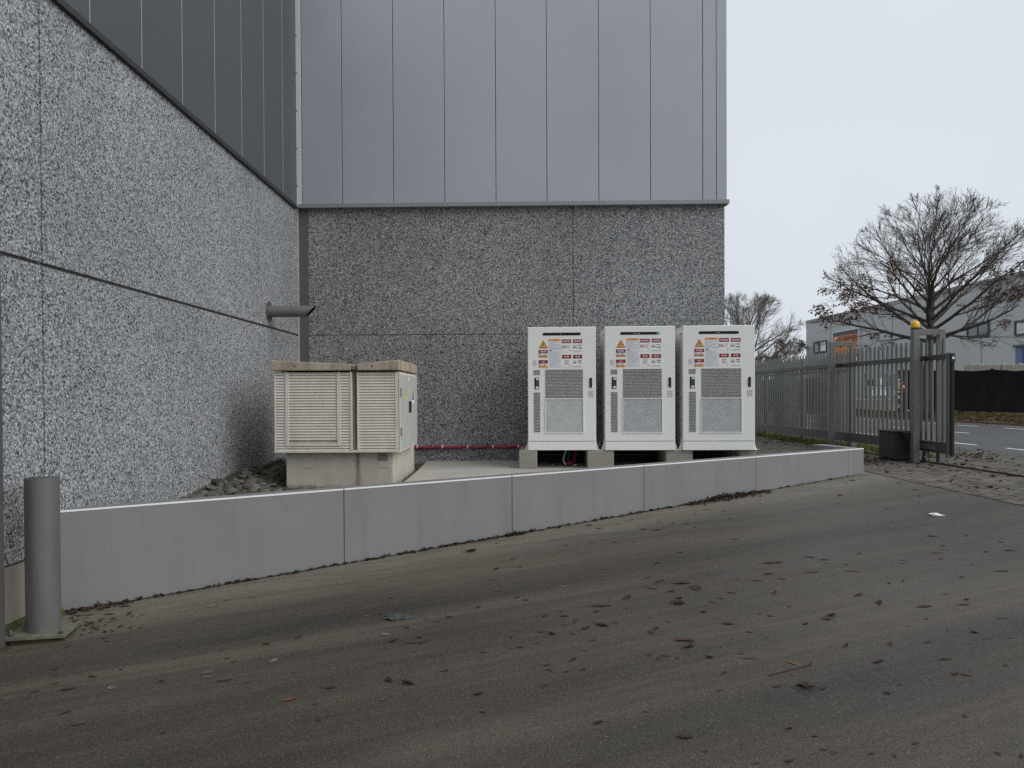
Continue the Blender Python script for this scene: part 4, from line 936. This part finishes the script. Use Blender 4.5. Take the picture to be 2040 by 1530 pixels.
# things in the opposite entrance
bw = G(27.0, 50.0)
for k in range(6):
    a_ = aty(1700 + 16 * k, 810, 50 - .5 * k); o = thing('stud_block', 'pale concrete block in the low row at the opposite entrance', 'concrete block', (a_.x, a_.y, Z(-1.05)), -.6, 'pale blocks at the opposite entrance')
    MB().box(-.3, .3, -.3, .3, 0, .62, 'far_block').build('block', o, bevel=.02)
    for s_ in (-.15, .15): MB().tube([(s_, 0, .615), (s_, 0, .67)], [.1, .07], 'far_block', 8).build('stud', o)
rk = aty(1752, 790, 50.5); o = thing('display_rack', 'white steel rack with posters standing in the opposite entrance', 'rack', (rk.x, rk.y, Z(-1.03)))
for x in (-.95, -.3, .35, .95): MB().box(x - .04, x + .04, -.04, .04, 0, 2.3, 'facade_trim').build('post', o)
for z in (.75, 1.45, 2.2): MB().box(-1, 1, -.25, .25, z, z + .06, 'facade_trim').build('shelf', o)
for k, x in enumerate((-.75, -.1, .55)): MB().box(x, x + .45, -.3, -.26, .85, 1.4, ('print_pale', 'print_white', 'print_grey')[k]).box(x + .06, x + .39, -.305, -.3, 1.25, 1.33, 'print_blue').build('poster', o)
for k, x in enumerate((-.6, .1, .7)): MB().box(x - .15, x + .15, -.2, .2, 1.52, 1.9 + .1 * k, ('print_dark', 'print_white', 'plate_grey')[k]).build('carton', o)
mk = aty(1789.5, 815, 44.5); o = thing('info_post', 'slim black and white information post beside the red and white marker', 'post', (mk.x, mk.y, PADZ))
MB().box(-.07, .07, -.05, .05, 0, 2.4, 'black_matt').build('post', o)
for z0_, z1_, mt in ((1.95, 2.1, 'print_blue'), (1.78, 1.9, 'print_white'), (1.5, 1.72, 'print_pale'), (1.3, 1.48, 'print_yellow'), (1.1, 1.2, 'print_white'), (.75, .95, 'print_pale'), (.2, .45, 'print_grey')): MB().box(-.065, .065, -.056, -.05, z0_, z1_, mt).build('sticker', o)
mk = aty(1799.5, 815, 41.9); o = thing('marker_post', 'black post with a red and white banded marker board at the fence end', 'marker', (mk.x, mk.y, PADZ))
MB().box(-.06, .06, -.04, .04, 0, 2.35, 'black_matt').build('post', o); MB().box(-.1, .1, -.06, -.041, 1.15, 1.72, 'print_red').build('board', o); MB().box(-.1, .1, -.064, -.06, 1.37, 1.5, 'print_white').build('band', o)

# ------------------------------------------------------------------ trees
def leaf_pts(q, p, s, d=None):
    d = d or Vector((q.uniform(-1, 1), q.uniform(-1, 1), q.uniform(-1.2, .3))).normalized(); a = d.cross(Vector((q.uniform(-1, 1), q.uniform(-1, 1), q.uniform(-1, 1)))).normalized()
    return [p, p + d * s * .5 + a * s * .25, p + d * s, p + d * s * .5 - a * s * .25]
def make_tree(name, label, base, H, trunk_r, seed, limbs, RX, cz_, mats, leafy, fork=.4, lean=(0, 0), lev=(10, 8, 5), leaf_n=6, leaf_s=.15, low=2.0):
    q = random.Random(seed); o = thing(name, label, 'tree', tuple(base))
    tr = MB(); br = MB(); tw = MB(); lv = MB(); tips = []
    RU = H - cz_                                   # the crown is a dome: radius RX, RU above and low below its centre height
    def inside(p, k=1.0):
        dz = p.z - cz_; return ((p.x - lean[0]) / RX) ** 2 + ((p.y - lean[1]) / RX) ** 2 + (dz / (RU if dz > 0 else low)) ** 2 < k
    HT = H * .66; pts = []; n = 14
    for i in range(n + 1):
        u = i / n; pts.append(Vector((lean[0] * u + .07 * math.sin(u * 6 + seed), lean[1] * u + .06 * math.cos(u * 5), -.1 + HT * u)))
    rad = [trunk_r * (1.25 if i == 0 else 1) * (1 - .85 * (i / n) ** 1.3) for i in range(n + 1)]
    tr.tube(pts, rad, mats[0], 12); tr.build('trunk', o, smooth=True)
    def at(u): k = min(int(u * n), n - 1); f = u * n - k; return pts[k].lerp(pts[k + 1], f), rad[k] * (1 - f) + rad[k + 1] * f
    def grow(p, d, L_, r, level, bend):
        k = min(10, max(4, int(L_ / .4))) if level < 3 else 3
        P = [p]; Rr = [r]; dd = d.copy()
        for i in range(k):
            dd = (dd + Vector((q.gauss(0, .075), q.gauss(0, .075), bend + q.gauss(0, .05)))).normalized(); nx_ = P[-1] + dd * (L_ / k)
            if i > 0 and not inside(nx_, 1.0 + q.uniform(-.08, .16)): break
            P.append(nx_); Rr.append(max(.006, r * (1 - .85 * (i + 1) / k)))
        k = len(P) - 1
        if k < 1: return
        mb = br if level < 2 else tw
        mb.tube(P, Rr, mats[0] if level < 2 else mats[1], 7 if level == 1 else (4 if level == 2 else 3), False)
        if level >= 3: tips.append((P[-1], P[len(P) // 2]))
        if level <= len(lev):
            m_ = lev[level - 1]
            for j in range(m_):
                u = .18 + .82 * (j + q.random()) / m_; i = min(int(u * k), k - 1); f = min(1.0, u * k - i); pp = P[i].lerp(P[i + 1], f); rr = max(.008, Rr[i] * .5)
                ax = (P[i + 1] - P[i]).normalized(); side = ax.cross(Vector((q.gauss(0, 1), q.gauss(0, 1), q.gauss(0, 1)))).normalized()
                nd = (ax + side * q.uniform(.35, .8) + Vector((0, 0, .1))).normalized()
                grow(pp, nd, L_ * q.uniform(.4, .62) * (1 - .3 * u), rr, level + 1, bend * .5)
    for i in range(limbs):
        tl = (i + q.random() * .6) / limbs; u = fork + (1 - fork) * tl; p, r = at(min(u, .99)); az = i * 2.399 + q.uniform(-.35, .35)
        el = R(14 + 52 * tl + q.uniform(-9, 9)); d = Vector((math.cos(az) * math.cos(el), math.sin(az) * math.cos(el), math.sin(el)))
        t_ = .3
        while inside(p + d * t_, 1.05) and t_ < 12: t_ += .1
        grow(p, d, t_ * q.uniform(.92, 1.05), max(.03, min(trunk_r * .42, r * .62)), 1, .018)
    for k in range(3):
        d = Vector((q.gauss(0, .6), q.gauss(0, .35), 1)).normalized(); grow(pts[-1] - Vector((0, 0, .05)), d, H - HT, rad[-1] * .9, 1, .03)
    br.build('limbs', o, smooth=True); tag(tw.build('twigs', o), kind='stuff')
    if leafy:
        for t1, t2 in tips:
            if q.random() < leafy(t1, q):
                for k in range(leaf_n):
                    p = t2.lerp(t1, q.uniform(.2, 1.15)) + Vector((q.gauss(0, .08), q.gauss(0, .08), q.gauss(0, .06))); a = leaf_pts(q, p, leaf_s * q.uniform(.7, 1.3)); lv.poly(a, mats[2])
        if lv.v: tag(lv.build('leaves', o), kind='stuff')
    return o
def leaf_spot(px, py): return Vector(((px - 1843) * 39.5 / F, 0, (783 - py) * 39.5 / F + 1.16))
CL = [(leaf_spot(a, b), r_) for a, b, r_ in ((1678, 588, .6), (1692, 616, .6), (1715, 630, .5), (1745, 540, .6), (1730, 572, .6), (1752, 604, .5), (1792, 652, .7), (1760, 676, .6), (1735, 690, .5), (1800, 680, .7), (1812, 630, .6), (1850, 520, .4), (1945, 560, .7), (1985, 575, .6), (2015, 580, .9), (2040, 600, .9), (2030, 635, .9), (2000, 650, .7), (1965, 625, .5), (1925, 675, .5), (1905, 690, .4), (2060, 630, .9))]
def main_leaf(t1, q):
    k = 0.012
    for c, r_ in CL:
        d2 = math.hypot(t1.x - c.x, t1.z - c.z)
        if d2 < r_: k = max(k, .42 * (1 - .5 * d2 / r_))
    return k if t1.z < 7.6 else .0
tb = aty(1843, 827, 39.5); tb.z = Z(-1.16)
make_tree('street_tree', 'large bare street tree with some brown leaves left on its lower branches', tb, 11.2, .27, 11, 30, 5.5, 4.9, ('bark', 'twig', 'leaf_tree'), main_leaf, .5, (.25, 0), (8, 7, 4), 7, .17, 2.3)
tb = aty(1488, 815, 62); tb.z = Z(-1.1)
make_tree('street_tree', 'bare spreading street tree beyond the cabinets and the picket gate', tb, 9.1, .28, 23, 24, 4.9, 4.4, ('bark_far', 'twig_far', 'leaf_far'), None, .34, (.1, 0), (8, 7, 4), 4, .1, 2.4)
tb = aty(1574, 800, 84); tb.z = Z(-1.0)
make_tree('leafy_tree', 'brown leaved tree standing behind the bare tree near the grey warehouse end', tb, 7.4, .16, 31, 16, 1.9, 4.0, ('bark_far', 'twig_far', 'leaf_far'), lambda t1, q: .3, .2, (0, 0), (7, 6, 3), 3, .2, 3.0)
tb = aty(1530, 800, 92); tb.z = Z(-1.0)
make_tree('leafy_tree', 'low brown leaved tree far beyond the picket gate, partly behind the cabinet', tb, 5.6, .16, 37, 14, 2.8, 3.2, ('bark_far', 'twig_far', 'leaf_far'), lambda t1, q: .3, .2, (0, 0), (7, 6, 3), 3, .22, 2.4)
# street lamp
sp_ = aty(1456, 800, 72); o = thing('street_lamp', 'tall grey street lamp with two arms beside the warehouse edge', 'street lamp', (sp_.x, sp_.y, RZ))
hl = aty(1456, 613, 72).z - RZ
MB().tube([(0, 0, 0), (0, 0, hl)], [.1, .05], 'lamp_post', 10).build('pole', o, smooth=True)
for s_ in (-1, 1):
    a_ = MB().tube([(0, 0, hl - .1), (s_ * .35, 0, hl + .04), (s_ * .55, 0, hl + .06)], .03, 'lamp_post', 6).build('arm', o); MB().box(min(s_ * .45, s_ * 1.05), max(s_ * .45, s_ * 1.05), -.12, .12, hl + .05, hl + .12, 'lamp_post').build('lamp_head', a_, bevel=.02)

# ------------------------------------------------------------------ rubble, grass, leaves, litter
def stone_mesh(sd):
    q = random.Random(sd); bm = bmesh.new(); bmesh.ops.create_icosphere(bm, subdivisions=1, radius=1.0)
    for v in bm.verts: v.co = Vector((v.co.x * q.uniform(.75, 1.2), v.co.y * q.uniform(.7, 1.1), v.co.z * q.uniform(.3, .6)))
    me = bpy.data.meshes.new('stone'); bm.to_mesh(me); bm.free(); me.materials.append(MATS['stone']); return me
sms = [stone_mesh(k) for k in range(8)]
q = random.Random(3); SZ = SOILZ; placed = []
def rubble_h(x, y): return max(0.0, .16 * (1 - (x + 3.56) / .75)) * min(1, max(0, (y - 7.6) / 2.2))
for k in range(900):
    y = q.uniform(6.9, 12.4); x = q.uniform(-3.5, -2.95 if y > 9.2 else -2.5)
    if y < inner_y(x) + .12: continue
    r = q.uniform(.045, .1)
    if any((x - a) ** 2 + (y - b) ** 2 < (.62 * (r + c)) ** 2 for a, b, c in placed): continue
    placed.append((x, y, r))
    if len(placed) > 230: break
for x, y, r in placed:
    o = inst(q.choice(sms), 'rubble_stone', None, (x, y, SZ + rubble_h(x, y) + r * .25), (q.uniform(-.5, .5), q.uniform(-.5, .5), q.uniform(0, 6.28)), (r, r, r))
    tag(o, 'grey brown rubble stone in the heap between the pebble wall and the kiosk', 'stone', 'rubble heap beside the kiosk')
m = MB()
nx, ny = 6, 22
for i in range(nx):
    for j in range(ny):
        f = lambda a, b: (-3.555 + a * .78 / nx, 7.2 + b * 5.4 / ny)
        c4 = [f(i, j), f(i + 1, j), f(i + 1, j + 1), f(i, j + 1)]
        if min(y - inner_y(x) for x, y in c4) < .05: continue
        m.poly([(x, y, SZ + .004 + rubble_h(x, y)) for x, y in c4], 'soil')
tag(m.build('rubble_bank'), kind='structure')
# grass below the fence
q = random.Random(9); m = MB()
for k in range(5200):
    y = q.uniform(15.2, 32); x = q.uniform(GX + .14, GX + 1.0)
    if q.random() < .25: y = q.uniform(17.5, 26)
    p = G(x, y, PZ - .01); h = q.uniform(.05, .15); a = q.uniform(0, 6.28); d = Vector((math.cos(a), math.sin(a), 0)); s = d * q.uniform(.006, .014); t_ = Vector((q.gauss(0, .03), q.gauss(0, .03), h)); m.poly([p - s, p + s, p + t_], 'grass')
tag(m.build('grass_strip'), 'green grass tufts along the foot of the picket fence', 'grass', kind='stuff')
# leaves
def leaf_mesh(sd, mat, L_=1.0, W=.42, curl=.12):
    q = random.Random(sd); m = MB(); st = [(0, .0), (.12, .45), (.3, .9), (.5, 1.0), (.7, .8), (.88, .38), (1.0, 0.0)]; bend = q.uniform(-.25, .25); tw = q.uniform(-.2, .2); cu = curl * q.uniform(.2, 1.4)
    mid = []; lf = []; rt = []
    for u, w_ in st:
        x = u - .5; y0 = bend * (u - .5) ** 2; z = .02 + cu * .5 * (2 * u - 1) ** 2
        jw = W * .5 * w_ * q.uniform(.85, 1.1); mid.append((x, y0, z)); lf.append((x, y0 + jw, z + cu * w_ * q.uniform(.3, 1.1))); rt.append((x, y0 - jw, z + cu * w_ * q.uniform(.3, 1.1)))
    n = len(st); pts = mid + lf + rt; f = []
    for i in range(n - 1): f += [(i, i + 1, n + i + 1, n + i), (i + 1, i, 2 * n + i, 2 * n + i + 1)]
    m.poly(pts, mat, f); m.bar((-.5, 0, .02 + cu * .5), (-.72, .03, .02), .025, .025, mat); return m.mesh('leaf')
LM = {mt: [leaf_mesh(k + 40 * j, mt, 1, .36 + .02 * (k % 5), .1 if k % 3 else .3) for k in range(7)] for j, mt in enumerate(('leaf_dark', 'leaf_brown', 'leaf_orange'))}
def za(lst, ox, oy, sc): return [(ox + a / sc, oy + b / sc, s / sc) for a, b, s in lst]
zA = [(500, 903, 30), (517, 917, 30), (330, 943, 35), (872, 944, 25), (1443, 898, 45), (1290, 934, 40), (1480, 957, 38), (1123, 975, 40), (1100, 1000, 25), (848, 1000, 22), (1130, 1018, 20), (267, 1051, 40), (270, 1080, 35), (445, 1089, 45), (268, 1122, 42), (333, 1149, 70), (170, 1162, 38), (1088, 1108, 65), (780, 1113, 35), (1415, 985, 18), (1530, 1020, 40), (1600, 1142, 55), (1400, 1200, 70), (1524, 1222, 18), (1650, 1205, 38), (318, 1263, 58), (380, 1320, 60), (1540, 1298, 50), (790, 1363, 22), (610, 748, 50), (530, 787, 50), (380, 795, 60), (430, 790, 50), (1420, 1070, 14), (1200, 1118, 16), (585, 1055, 22)]
zB = [(210, 636, 40), (497, 626, 42), (765, 485, 38), (890, 474, 30), (856, 473, 14), (770, 350, 38), (742, 542, 24), (768, 598, 48), (670, 682, 52), (872, 634, 34), (918, 649, 34), (82, 731, 34), (150, 724, 30), (390, 748, 26), (450, 762, 40), (515, 737, 36), (292, 796, 34), (217, 864, 62), (316, 874, 56), (375, 869, 58), (355, 848, 30), (328, 917, 32), (428, 942, 20), (692, 925, 32), (838, 844, 36), (885, 898, 44), (840, 903, 16), (1020, 731, 48), (1118, 733, 46), (1100, 707, 30), (1125, 779, 36), (1180, 750, 36), (1175, 765, 28), (1233, 792, 74), (1320, 780, 84), (1385, 767, 40), (1003, 815, 48), (1055, 828, 44), (1275, 858, 60), (1227, 914, 36), (1165, 960, 66), (1033, 987, 58), (1038, 1016, 36), (1128, 1026, 32), (1220, 1015, 28), (1022, 1097, 58), (1313, 680, 96), (1287, 707, 50), (1450, 633, 76), (1578, 587, 60), (1680, 602, 46), (1722, 640, 36), (1712, 668, 76), (1600, 797, 60), (1568, 742, 30), (1668, 763, 32), (1575, 820, 58), (1755, 858, 96), (1775, 893, 72), (1565, 933, 60), (1648, 941, 44), (1610, 957, 40), (1712, 953, 28), (1747, 1371, 62), (1298, 1296, 56), (195, 1071, 60), (295, 1088, 76), (172, 1170, 58), (668, 1145, 52), (485, 1020, 46), (500, 1022, 20), (1475, 226, 32), (1618, 240, 28), (1535, 276, 46), (1608, 279, 46), (1760, 247, 28), (1690, 246, 24), (1303, 272, 38), (1250, 257, 34), (1178, 258, 14), (1198, 301, 14), (1068, 330, 36), (1145, 329, 14), (1130, 361, 36), (1365, 328, 14), (1388, 343, 28), (1330, 333, 14), (1490, 341, 28), (1400, 252, 20), (1728, 398, 34), (1610, 455, 38), (1808, 267, 26), (630, 395, 60), (850, 430, 34), (1340, 487, 30), (1560, 530, 40), (1620, 548, 70), (1750, 560, 46), (1795, 575, 66), (1815, 588, 64), (1320, 540, 28), (1440, 690, 14), (690, 1240, 14), (1550, 1236, 32), (978, 875, 22), (1165, 825, 30)]
zC = [(62, 419, 26), (102, 437, 20), (35, 548, 32), (287, 489, 30), (178, 576, 26), (158, 355, 30), (104, 373, 10), (235, 362, 22), (263, 396, 22), (400, 293, 32), (400, 326, 12), (495, 240, 20), (580, 262, 18), (515, 326, 16), (820, 222, 34), (790, 234, 24), (762, 290, 36), (748, 329, 22), (815, 280, 22), (1037, 283, 16), (1122, 292, 34), (1105, 266, 36), (1030, 232, 34), (1315, 299, 14), (1280, 180, 26), (980, 350, 24), (1000, 405, 14), (625, 571, 44), (690, 583, 40), (455, 596, 96), (700, 598, 28), (790, 606, 22), (1046, 598, 24), (1050, 585, 30), (1200, 553, 36), (1230, 519, 32), (1190, 475, 54), (1128, 488, 12), (1335, 473, 34), (1365, 607, 24), (1220, 580, 36), (435, 648, 46), (395, 677, 62), (500, 670, 44), (45, 689, 90), (110, 713, 80), (275, 733, 50), (178, 775, 40), (218, 760, 28), (30, 760, 30), (462, 735, 38), (300, 672, 16), (848, 743, 54), (940, 780, 50), (1150, 797, 64), (1328, 788, 48), (1338, 765, 32), (140, 823, 30), (398, 830, 24), (445, 840, 34), (252, 875, 54), (605, 873, 46), (700, 855, 40), (725, 838, 56), (530, 795, 36), (350, 913, 28), (430, 937, 18), (55, 948, 92), (75, 979, 62), (270, 943, 26), (310, 1012, 26), (350, 1032, 62), (168, 1028, 38), (560, 1057, 64), (555, 1105, 40), (235, 1098, 44), (475, 1160, 40), (215, 1178, 40), (600, 1167, 80), (685, 1167, 54), (975, 1192, 24), (1035, 1153, 22), (1245, 1035, 66), (1285, 1100, 54), (1335, 1107, 46), (1440, 943, 36), (1370, 915, 34), (1160, 958, 42), (990, 968, 38), (790, 975, 42), (935, 1045, 70), (945, 1080, 44), (1515, 1065, 40), (1540, 940, 24), (1500, 850, 46), (1155, 853, 26), (1075, 885, 24), (1250, 903, 28), (985, 690, 28), (1050, 680, 22), (1140, 680, 22), (1315, 663, 22), (1500, 635, 60), (1430, 545, 46), (1545, 540, 60), (1495, 502, 30), (58, 1392, 64), (530, 1355, 36), (645, 1388, 22), (735, 1462, 46), (690, 1448, 22), (1010, 1475, 34), (150, 1455, 18), (380, 1510, 30), (530, 1500, 44), (1330, 1295, 22), (1480, 1465, 30), (1585, 1478, 30), (1105, 1420, 28), (905, 1465, 24), (1240, 740, 20), (850, 553, 36), (735, 655, 10), (640, 640, 60), (820, 635, 60)]
leaves = [(x, y, s) for x, y, s in za(zA, 0, 900, 2.4286) + za(zB, 700, 950, 2.6386) + za(zC, 1340, 860, 2.2843)]
orange = {(1290, 934), (1480, 957), (1123, 975), (1530, 1020), (1400, 1200), (1650, 1205), (497, 626), (82, 731), (172, 1170), (560, 1057), (555, 1105), (1303, 272), (1068, 330), (462, 735), (768, 598)}
okeys = {(round(0 + a / 2.4286), round(900 + b / 2.4286)) for a, b in orange} | {(round(700 + a / 2.6386), round(950 + b / 2.6386)) for a, b in orange} | {(round(1340 + a / 2.2843), round(860 + b / 2.2843)) for a, b in orange}
q = random.Random(21); nl = 0
for x, y, s in leaves:
    if nl >= 299: break
    P = yard_at(x, y)
    if (Vector((P.x, P.y, 0)) - WA).dot(WN) > -.03 or P.x > YE - .05: continue
    size = max(.04, min(.19, s / F * P.y * 1.2)); kind = 'leaf_orange' if (round(x), round(y)) in okeys else q.choice(('leaf_dark', 'leaf_dark', 'leaf_dark', 'leaf_brown'))
    o = inst(q.choice(LM[kind]), 'fallen_leaf', None, (P.x, P.y, yard_z(P.x) + .001), (0, -math.atan(.0425), q.gauss(R(20), R(38)) + (math.pi if q.random() < .5 else 0)), (size, size, size * q.choice((.2, .25, .35, .8)))); nl += 1
    tag(o, {'leaf_orange': 'bright orange brown fallen leaf lying on the grey concrete yard', 'leaf_dark': 'dark wet fallen leaf lying flat on the grey concrete yard', 'leaf_brown': 'dull brown fallen leaf lying on the grey concrete yard'}[kind], 'leaf', 'leaves scattered over the yard')
# drift of leaves and dirt along the foot of the low wall
def scatter(name, spots_, mats_, label, seed, sz):
    q = random.Random(seed); m = MB()
    for P, up in spots_:
        src = q.choice(LM[q.choice(mats_)]); s = q.uniform(*sz); Mx = Matrix.Translation(P) @ Matrix.Rotation(q.uniform(0, 6.28), 4, 'Z') @ Matrix.Rotation(q.gauss(0, up), 4, 'X') @ Matrix.Rotation(q.gauss(0, up), 4, 'Y') @ Matrix.Scale(s, 4)
        m.poly([Mx @ v.co for v in src.vertices], src.materials[0].name, [tuple(p.vertices) for p in src.polygons])
    return tag(m.build(name), label, 'leaves', kind='stuff')
q = random.Random(4); sp1 = []
def wall_s(px): 
    d = ray(px, 1000); t_ = WN.dot(WA) / (WN.x * d.x + WN.y * d.y); P = d * t_; return (Vector((P.x, P.y, 0)) - WA).dot(WD)
def drift(pa, pb, n, wd, hmax):
    a, b = wall_s(pa), wall_s(pb)
    for _ in range(n):
        u = q.random(); s = a + (b - a) * u; off = -abs(q.gauss(0, wd)) - .015; P = wl(s, off); sp1.append((Vector((P.x, P.y, yard_z(P.x) + .004 + hmax * q.random() * math.exp(off / .06) * math.sin(math.pi * u))), .35))
drift(1360, 1520, 420, .09, .07); drift(1400, 1480, 200, .07, .08); drift(950, 1360, 170, .03, .015); drift(720, 1000, 120, .025, .012); drift(130, 260, 90, .06, .02); drift(260, 720, 90, .02, .008); drift(1000, 1040, 50, .05, .03); drift(1520, 1700, 40, .04, .01)
for _ in range(45): x = -3.3 + q.gauss(.2, .14); y = 5.5 + q.gauss(.1, .16); sp1.append((Vector((x, y, yard_z(x) + .006)), .2))
scatter('leaf_drift', sp1, ('leaf_dark', 'leaf_dark', 'leaf_brown'), 'drift of dead leaves and dirt along the foot of the low wall', 8, (.03, .075))
# thin dirt line in the joint below the wall
m = MB()
for k in range(120):
    s = .2 + (WL - .3) * k / 120; w_ = q.uniform(.012, .04); a_, b_ = wl(s, .01), wl(s + WL / 120 + .02, .01); c_, d_ = wl(s + WL / 120 + .02, -w_), wl(s, -w_ * q.uniform(.6, 1.3))
    m.poly([(p.x, p.y, yard_z(p.x) + .003 + .0002 * (k % 2)) for p in (d_, c_, b_, a_)], 'dirt_black')
tag(m.build('dirt_line'), kind='stuff', label='dark line of dirt and moss in the joint below the low wall', cat='dirt')
# pale dust beside the wall
m = MB()
def blot(px, py, rx, ry, ang, n=14, mat='pale_dust'):
    P = yard_at(px, py); q2 = random.Random(int(px * 7 + py)); c, s = math.cos(ang), math.sin(ang); pts = []
    for k in range(n):
        th = 2 * math.pi * k / n; r = q2.uniform(.35, 1.2); x, y = rx * r * math.cos(th), ry * r * math.sin(th); X = P.x + x * c - y * s; Y = P.y + x * s + y * c; pts.append((X, Y, yard_z(X) + .0025 + q2.uniform(0, .0008)))
    m.poly(pts, mat)
for a, b, rx, ry in ((670, 792, .05, .035), (1024, 748, .06, .045), (1102, 717, .04, .03), (1216, 705, .05, .03), (1656, 637, .05, .04), (1320, 1014, .05, .05), (1000, 1065, .05, .04), (1003, 1090, .06, .04), (548, 1138, .05, .05)):
    blot(a / 2.4286, 900 + b / 2.4286, rx * .8, ry * .9, .4, 9)
for a, b in ((190, 830), (1265, 347), (1113, 577)): blot(700 + a / 2.6386, 950 + b / 2.6386, .06, .02, -.5)
tag(m.build('paint_spots'), kind='stuff', label='small pale scuffed spots on the concrete yard', cat='stain')
# leaves on pavers, under the gate and on the verge
q = random.Random(14); sp2 = []
for _ in range(260): y = q.uniform(11.5, 22); x = GX + q.choice((-.35, .25, -.1)) + q.gauss(0, .3); sp2.append((G(x, y, PZ + .004), .3))
for _ in range(120): P = atz(q.gauss(1935, 28), q.gauss(908, 7), PZ); sp2.append((Vector((P.x, P.y, PZ + .006)), .35))
for _ in range(90): P = atz(q.gauss(1735, 30), q.gauss(918, 5), PZ); sp2.append((Vector((P.x, P.y, PZ + .006)), .35))
for _ in range(60): P = atz(q.uniform(1750, 2040), q.uniform(920, 990), PZ); sp2.append((Vector((P.x, P.y, PZ + .004)), .3))
for _ in range(60): P = atz(q.uniform(1515, 1645), q.uniform(868, 890), PZ); sp2.append((Vector((P.x, P.y, PZ + .004)), .3))
sp2 = [(P, u) for P, u in sp2 if P.x > YE + .1]
scatter('leaf_litter', sp2, ('leaf_dark', 'leaf_brown', 'leaf_brown'), 'brown leaves lying on the pavers around the gate', 15, (.06, .11))
sp3 = []
for _ in range(4200): p = G(q.uniform(22.3, 25.6), q.uniform(24, 62)); p.z = verge_z(p) + q.uniform(.01, .05); sp3.append((p, .5))
for _ in range(300): p = G(22.35 - abs(q.gauss(0, .4)), q.uniform(24, 60)); p.z = RZ + .012; sp3.append((p, .3))
scatter('verge_leaves', sp3, ('leaf_brown', 'leaf_brown', 'leaf_orange', 'leaf_dark'), 'carpet of brown leaves on the verge across the street', 16, (.09, .2))
m = MB()
for k in range(5200):
    p = G(q.uniform(22.6, 26.0), q.uniform(24, 60)); p.z = verge_z(p) - .01; h = q.uniform(.05, .16); a = q.uniform(0, 6.28); d = Vector((math.cos(a), math.sin(a), 0)) * q.uniform(.01, .03); m.poly([p - d, p + d, p + Vector((q.gauss(0, .04), q.gauss(0, .04), h))], 'grass')
tag(m.build('verge_grass'), 'grass on the leafy verge across the street', 'grass', kind='stuff')
# small litter in the yard
P = yard_at(1575, 1337); Pa, Pb = yard_at(1532, 1347), yard_at(1615, 1326); Pc = yard_at(1617, 1322)
o = tag(MB().tube([(p.x, p.y, yard_z(p.x) + .005) for p in (Pa, Pb, Pc)], [.003, .0035, .006], 'black_matt', 6).build('steel_rod'), 'thin black rod with a bent end lying on the concrete yard', 'rod')
P = yard_at(1866, 1027); bm = bmesh.new(); bmesh.ops.create_icosphere(bm, subdivisions=2, radius=1.0); q = random.Random(2)
for v in bm.verts: f_ = q.uniform(.3, 1.15); v.co = Vector((v.co.x * .085 * f_, v.co.y * .06 * f_, max(-.1, v.co.z) * .03 * f_ * q.uniform(.3, 1.2) + .004))
me = bpy.data.meshes.new('crumpled_paper'); bm.to_mesh(me); bm.free(); me.materials.append(MATS['paper'])
tag(inst(me, 'crumpled_paper', None, (P.x, P.y, yard_z(P.x))), 'small crumpled white paper on the concrete yard', 'paper')
P = yard_at(795, 1232); bm = bmesh.new(); bmesh.ops.create_icosphere(bm, subdivisions=3, radius=1.0); q = random.Random(6)
from mathutils import noise as mn
for v in bm.verts:
    f_ = .75 + .5 * mn.noise(v.co * 2.3); c_ = v.co.copy(); v.co = Vector((c_.x * .105 * f_ + .03 * c_.x * abs(c_.x), c_.y * .075 * f_ * (1 if c_.x < .2 else .55), max(-.2, c_.z) * .028 * (.6 + .9 * abs(mn.noise(c_ * 5))) + .005))
me = bpy.data.meshes.new('flattened_rag'); bm.to_mesh(me); bm.free(); me.materials.append(MATS['rag_green'])
tag(inst(me, 'flattened_rag', None, (P.x, P.y, yard_z(P.x)), (0, 0, -.15)), 'flattened dark green rag on the concrete yard', 'rag')
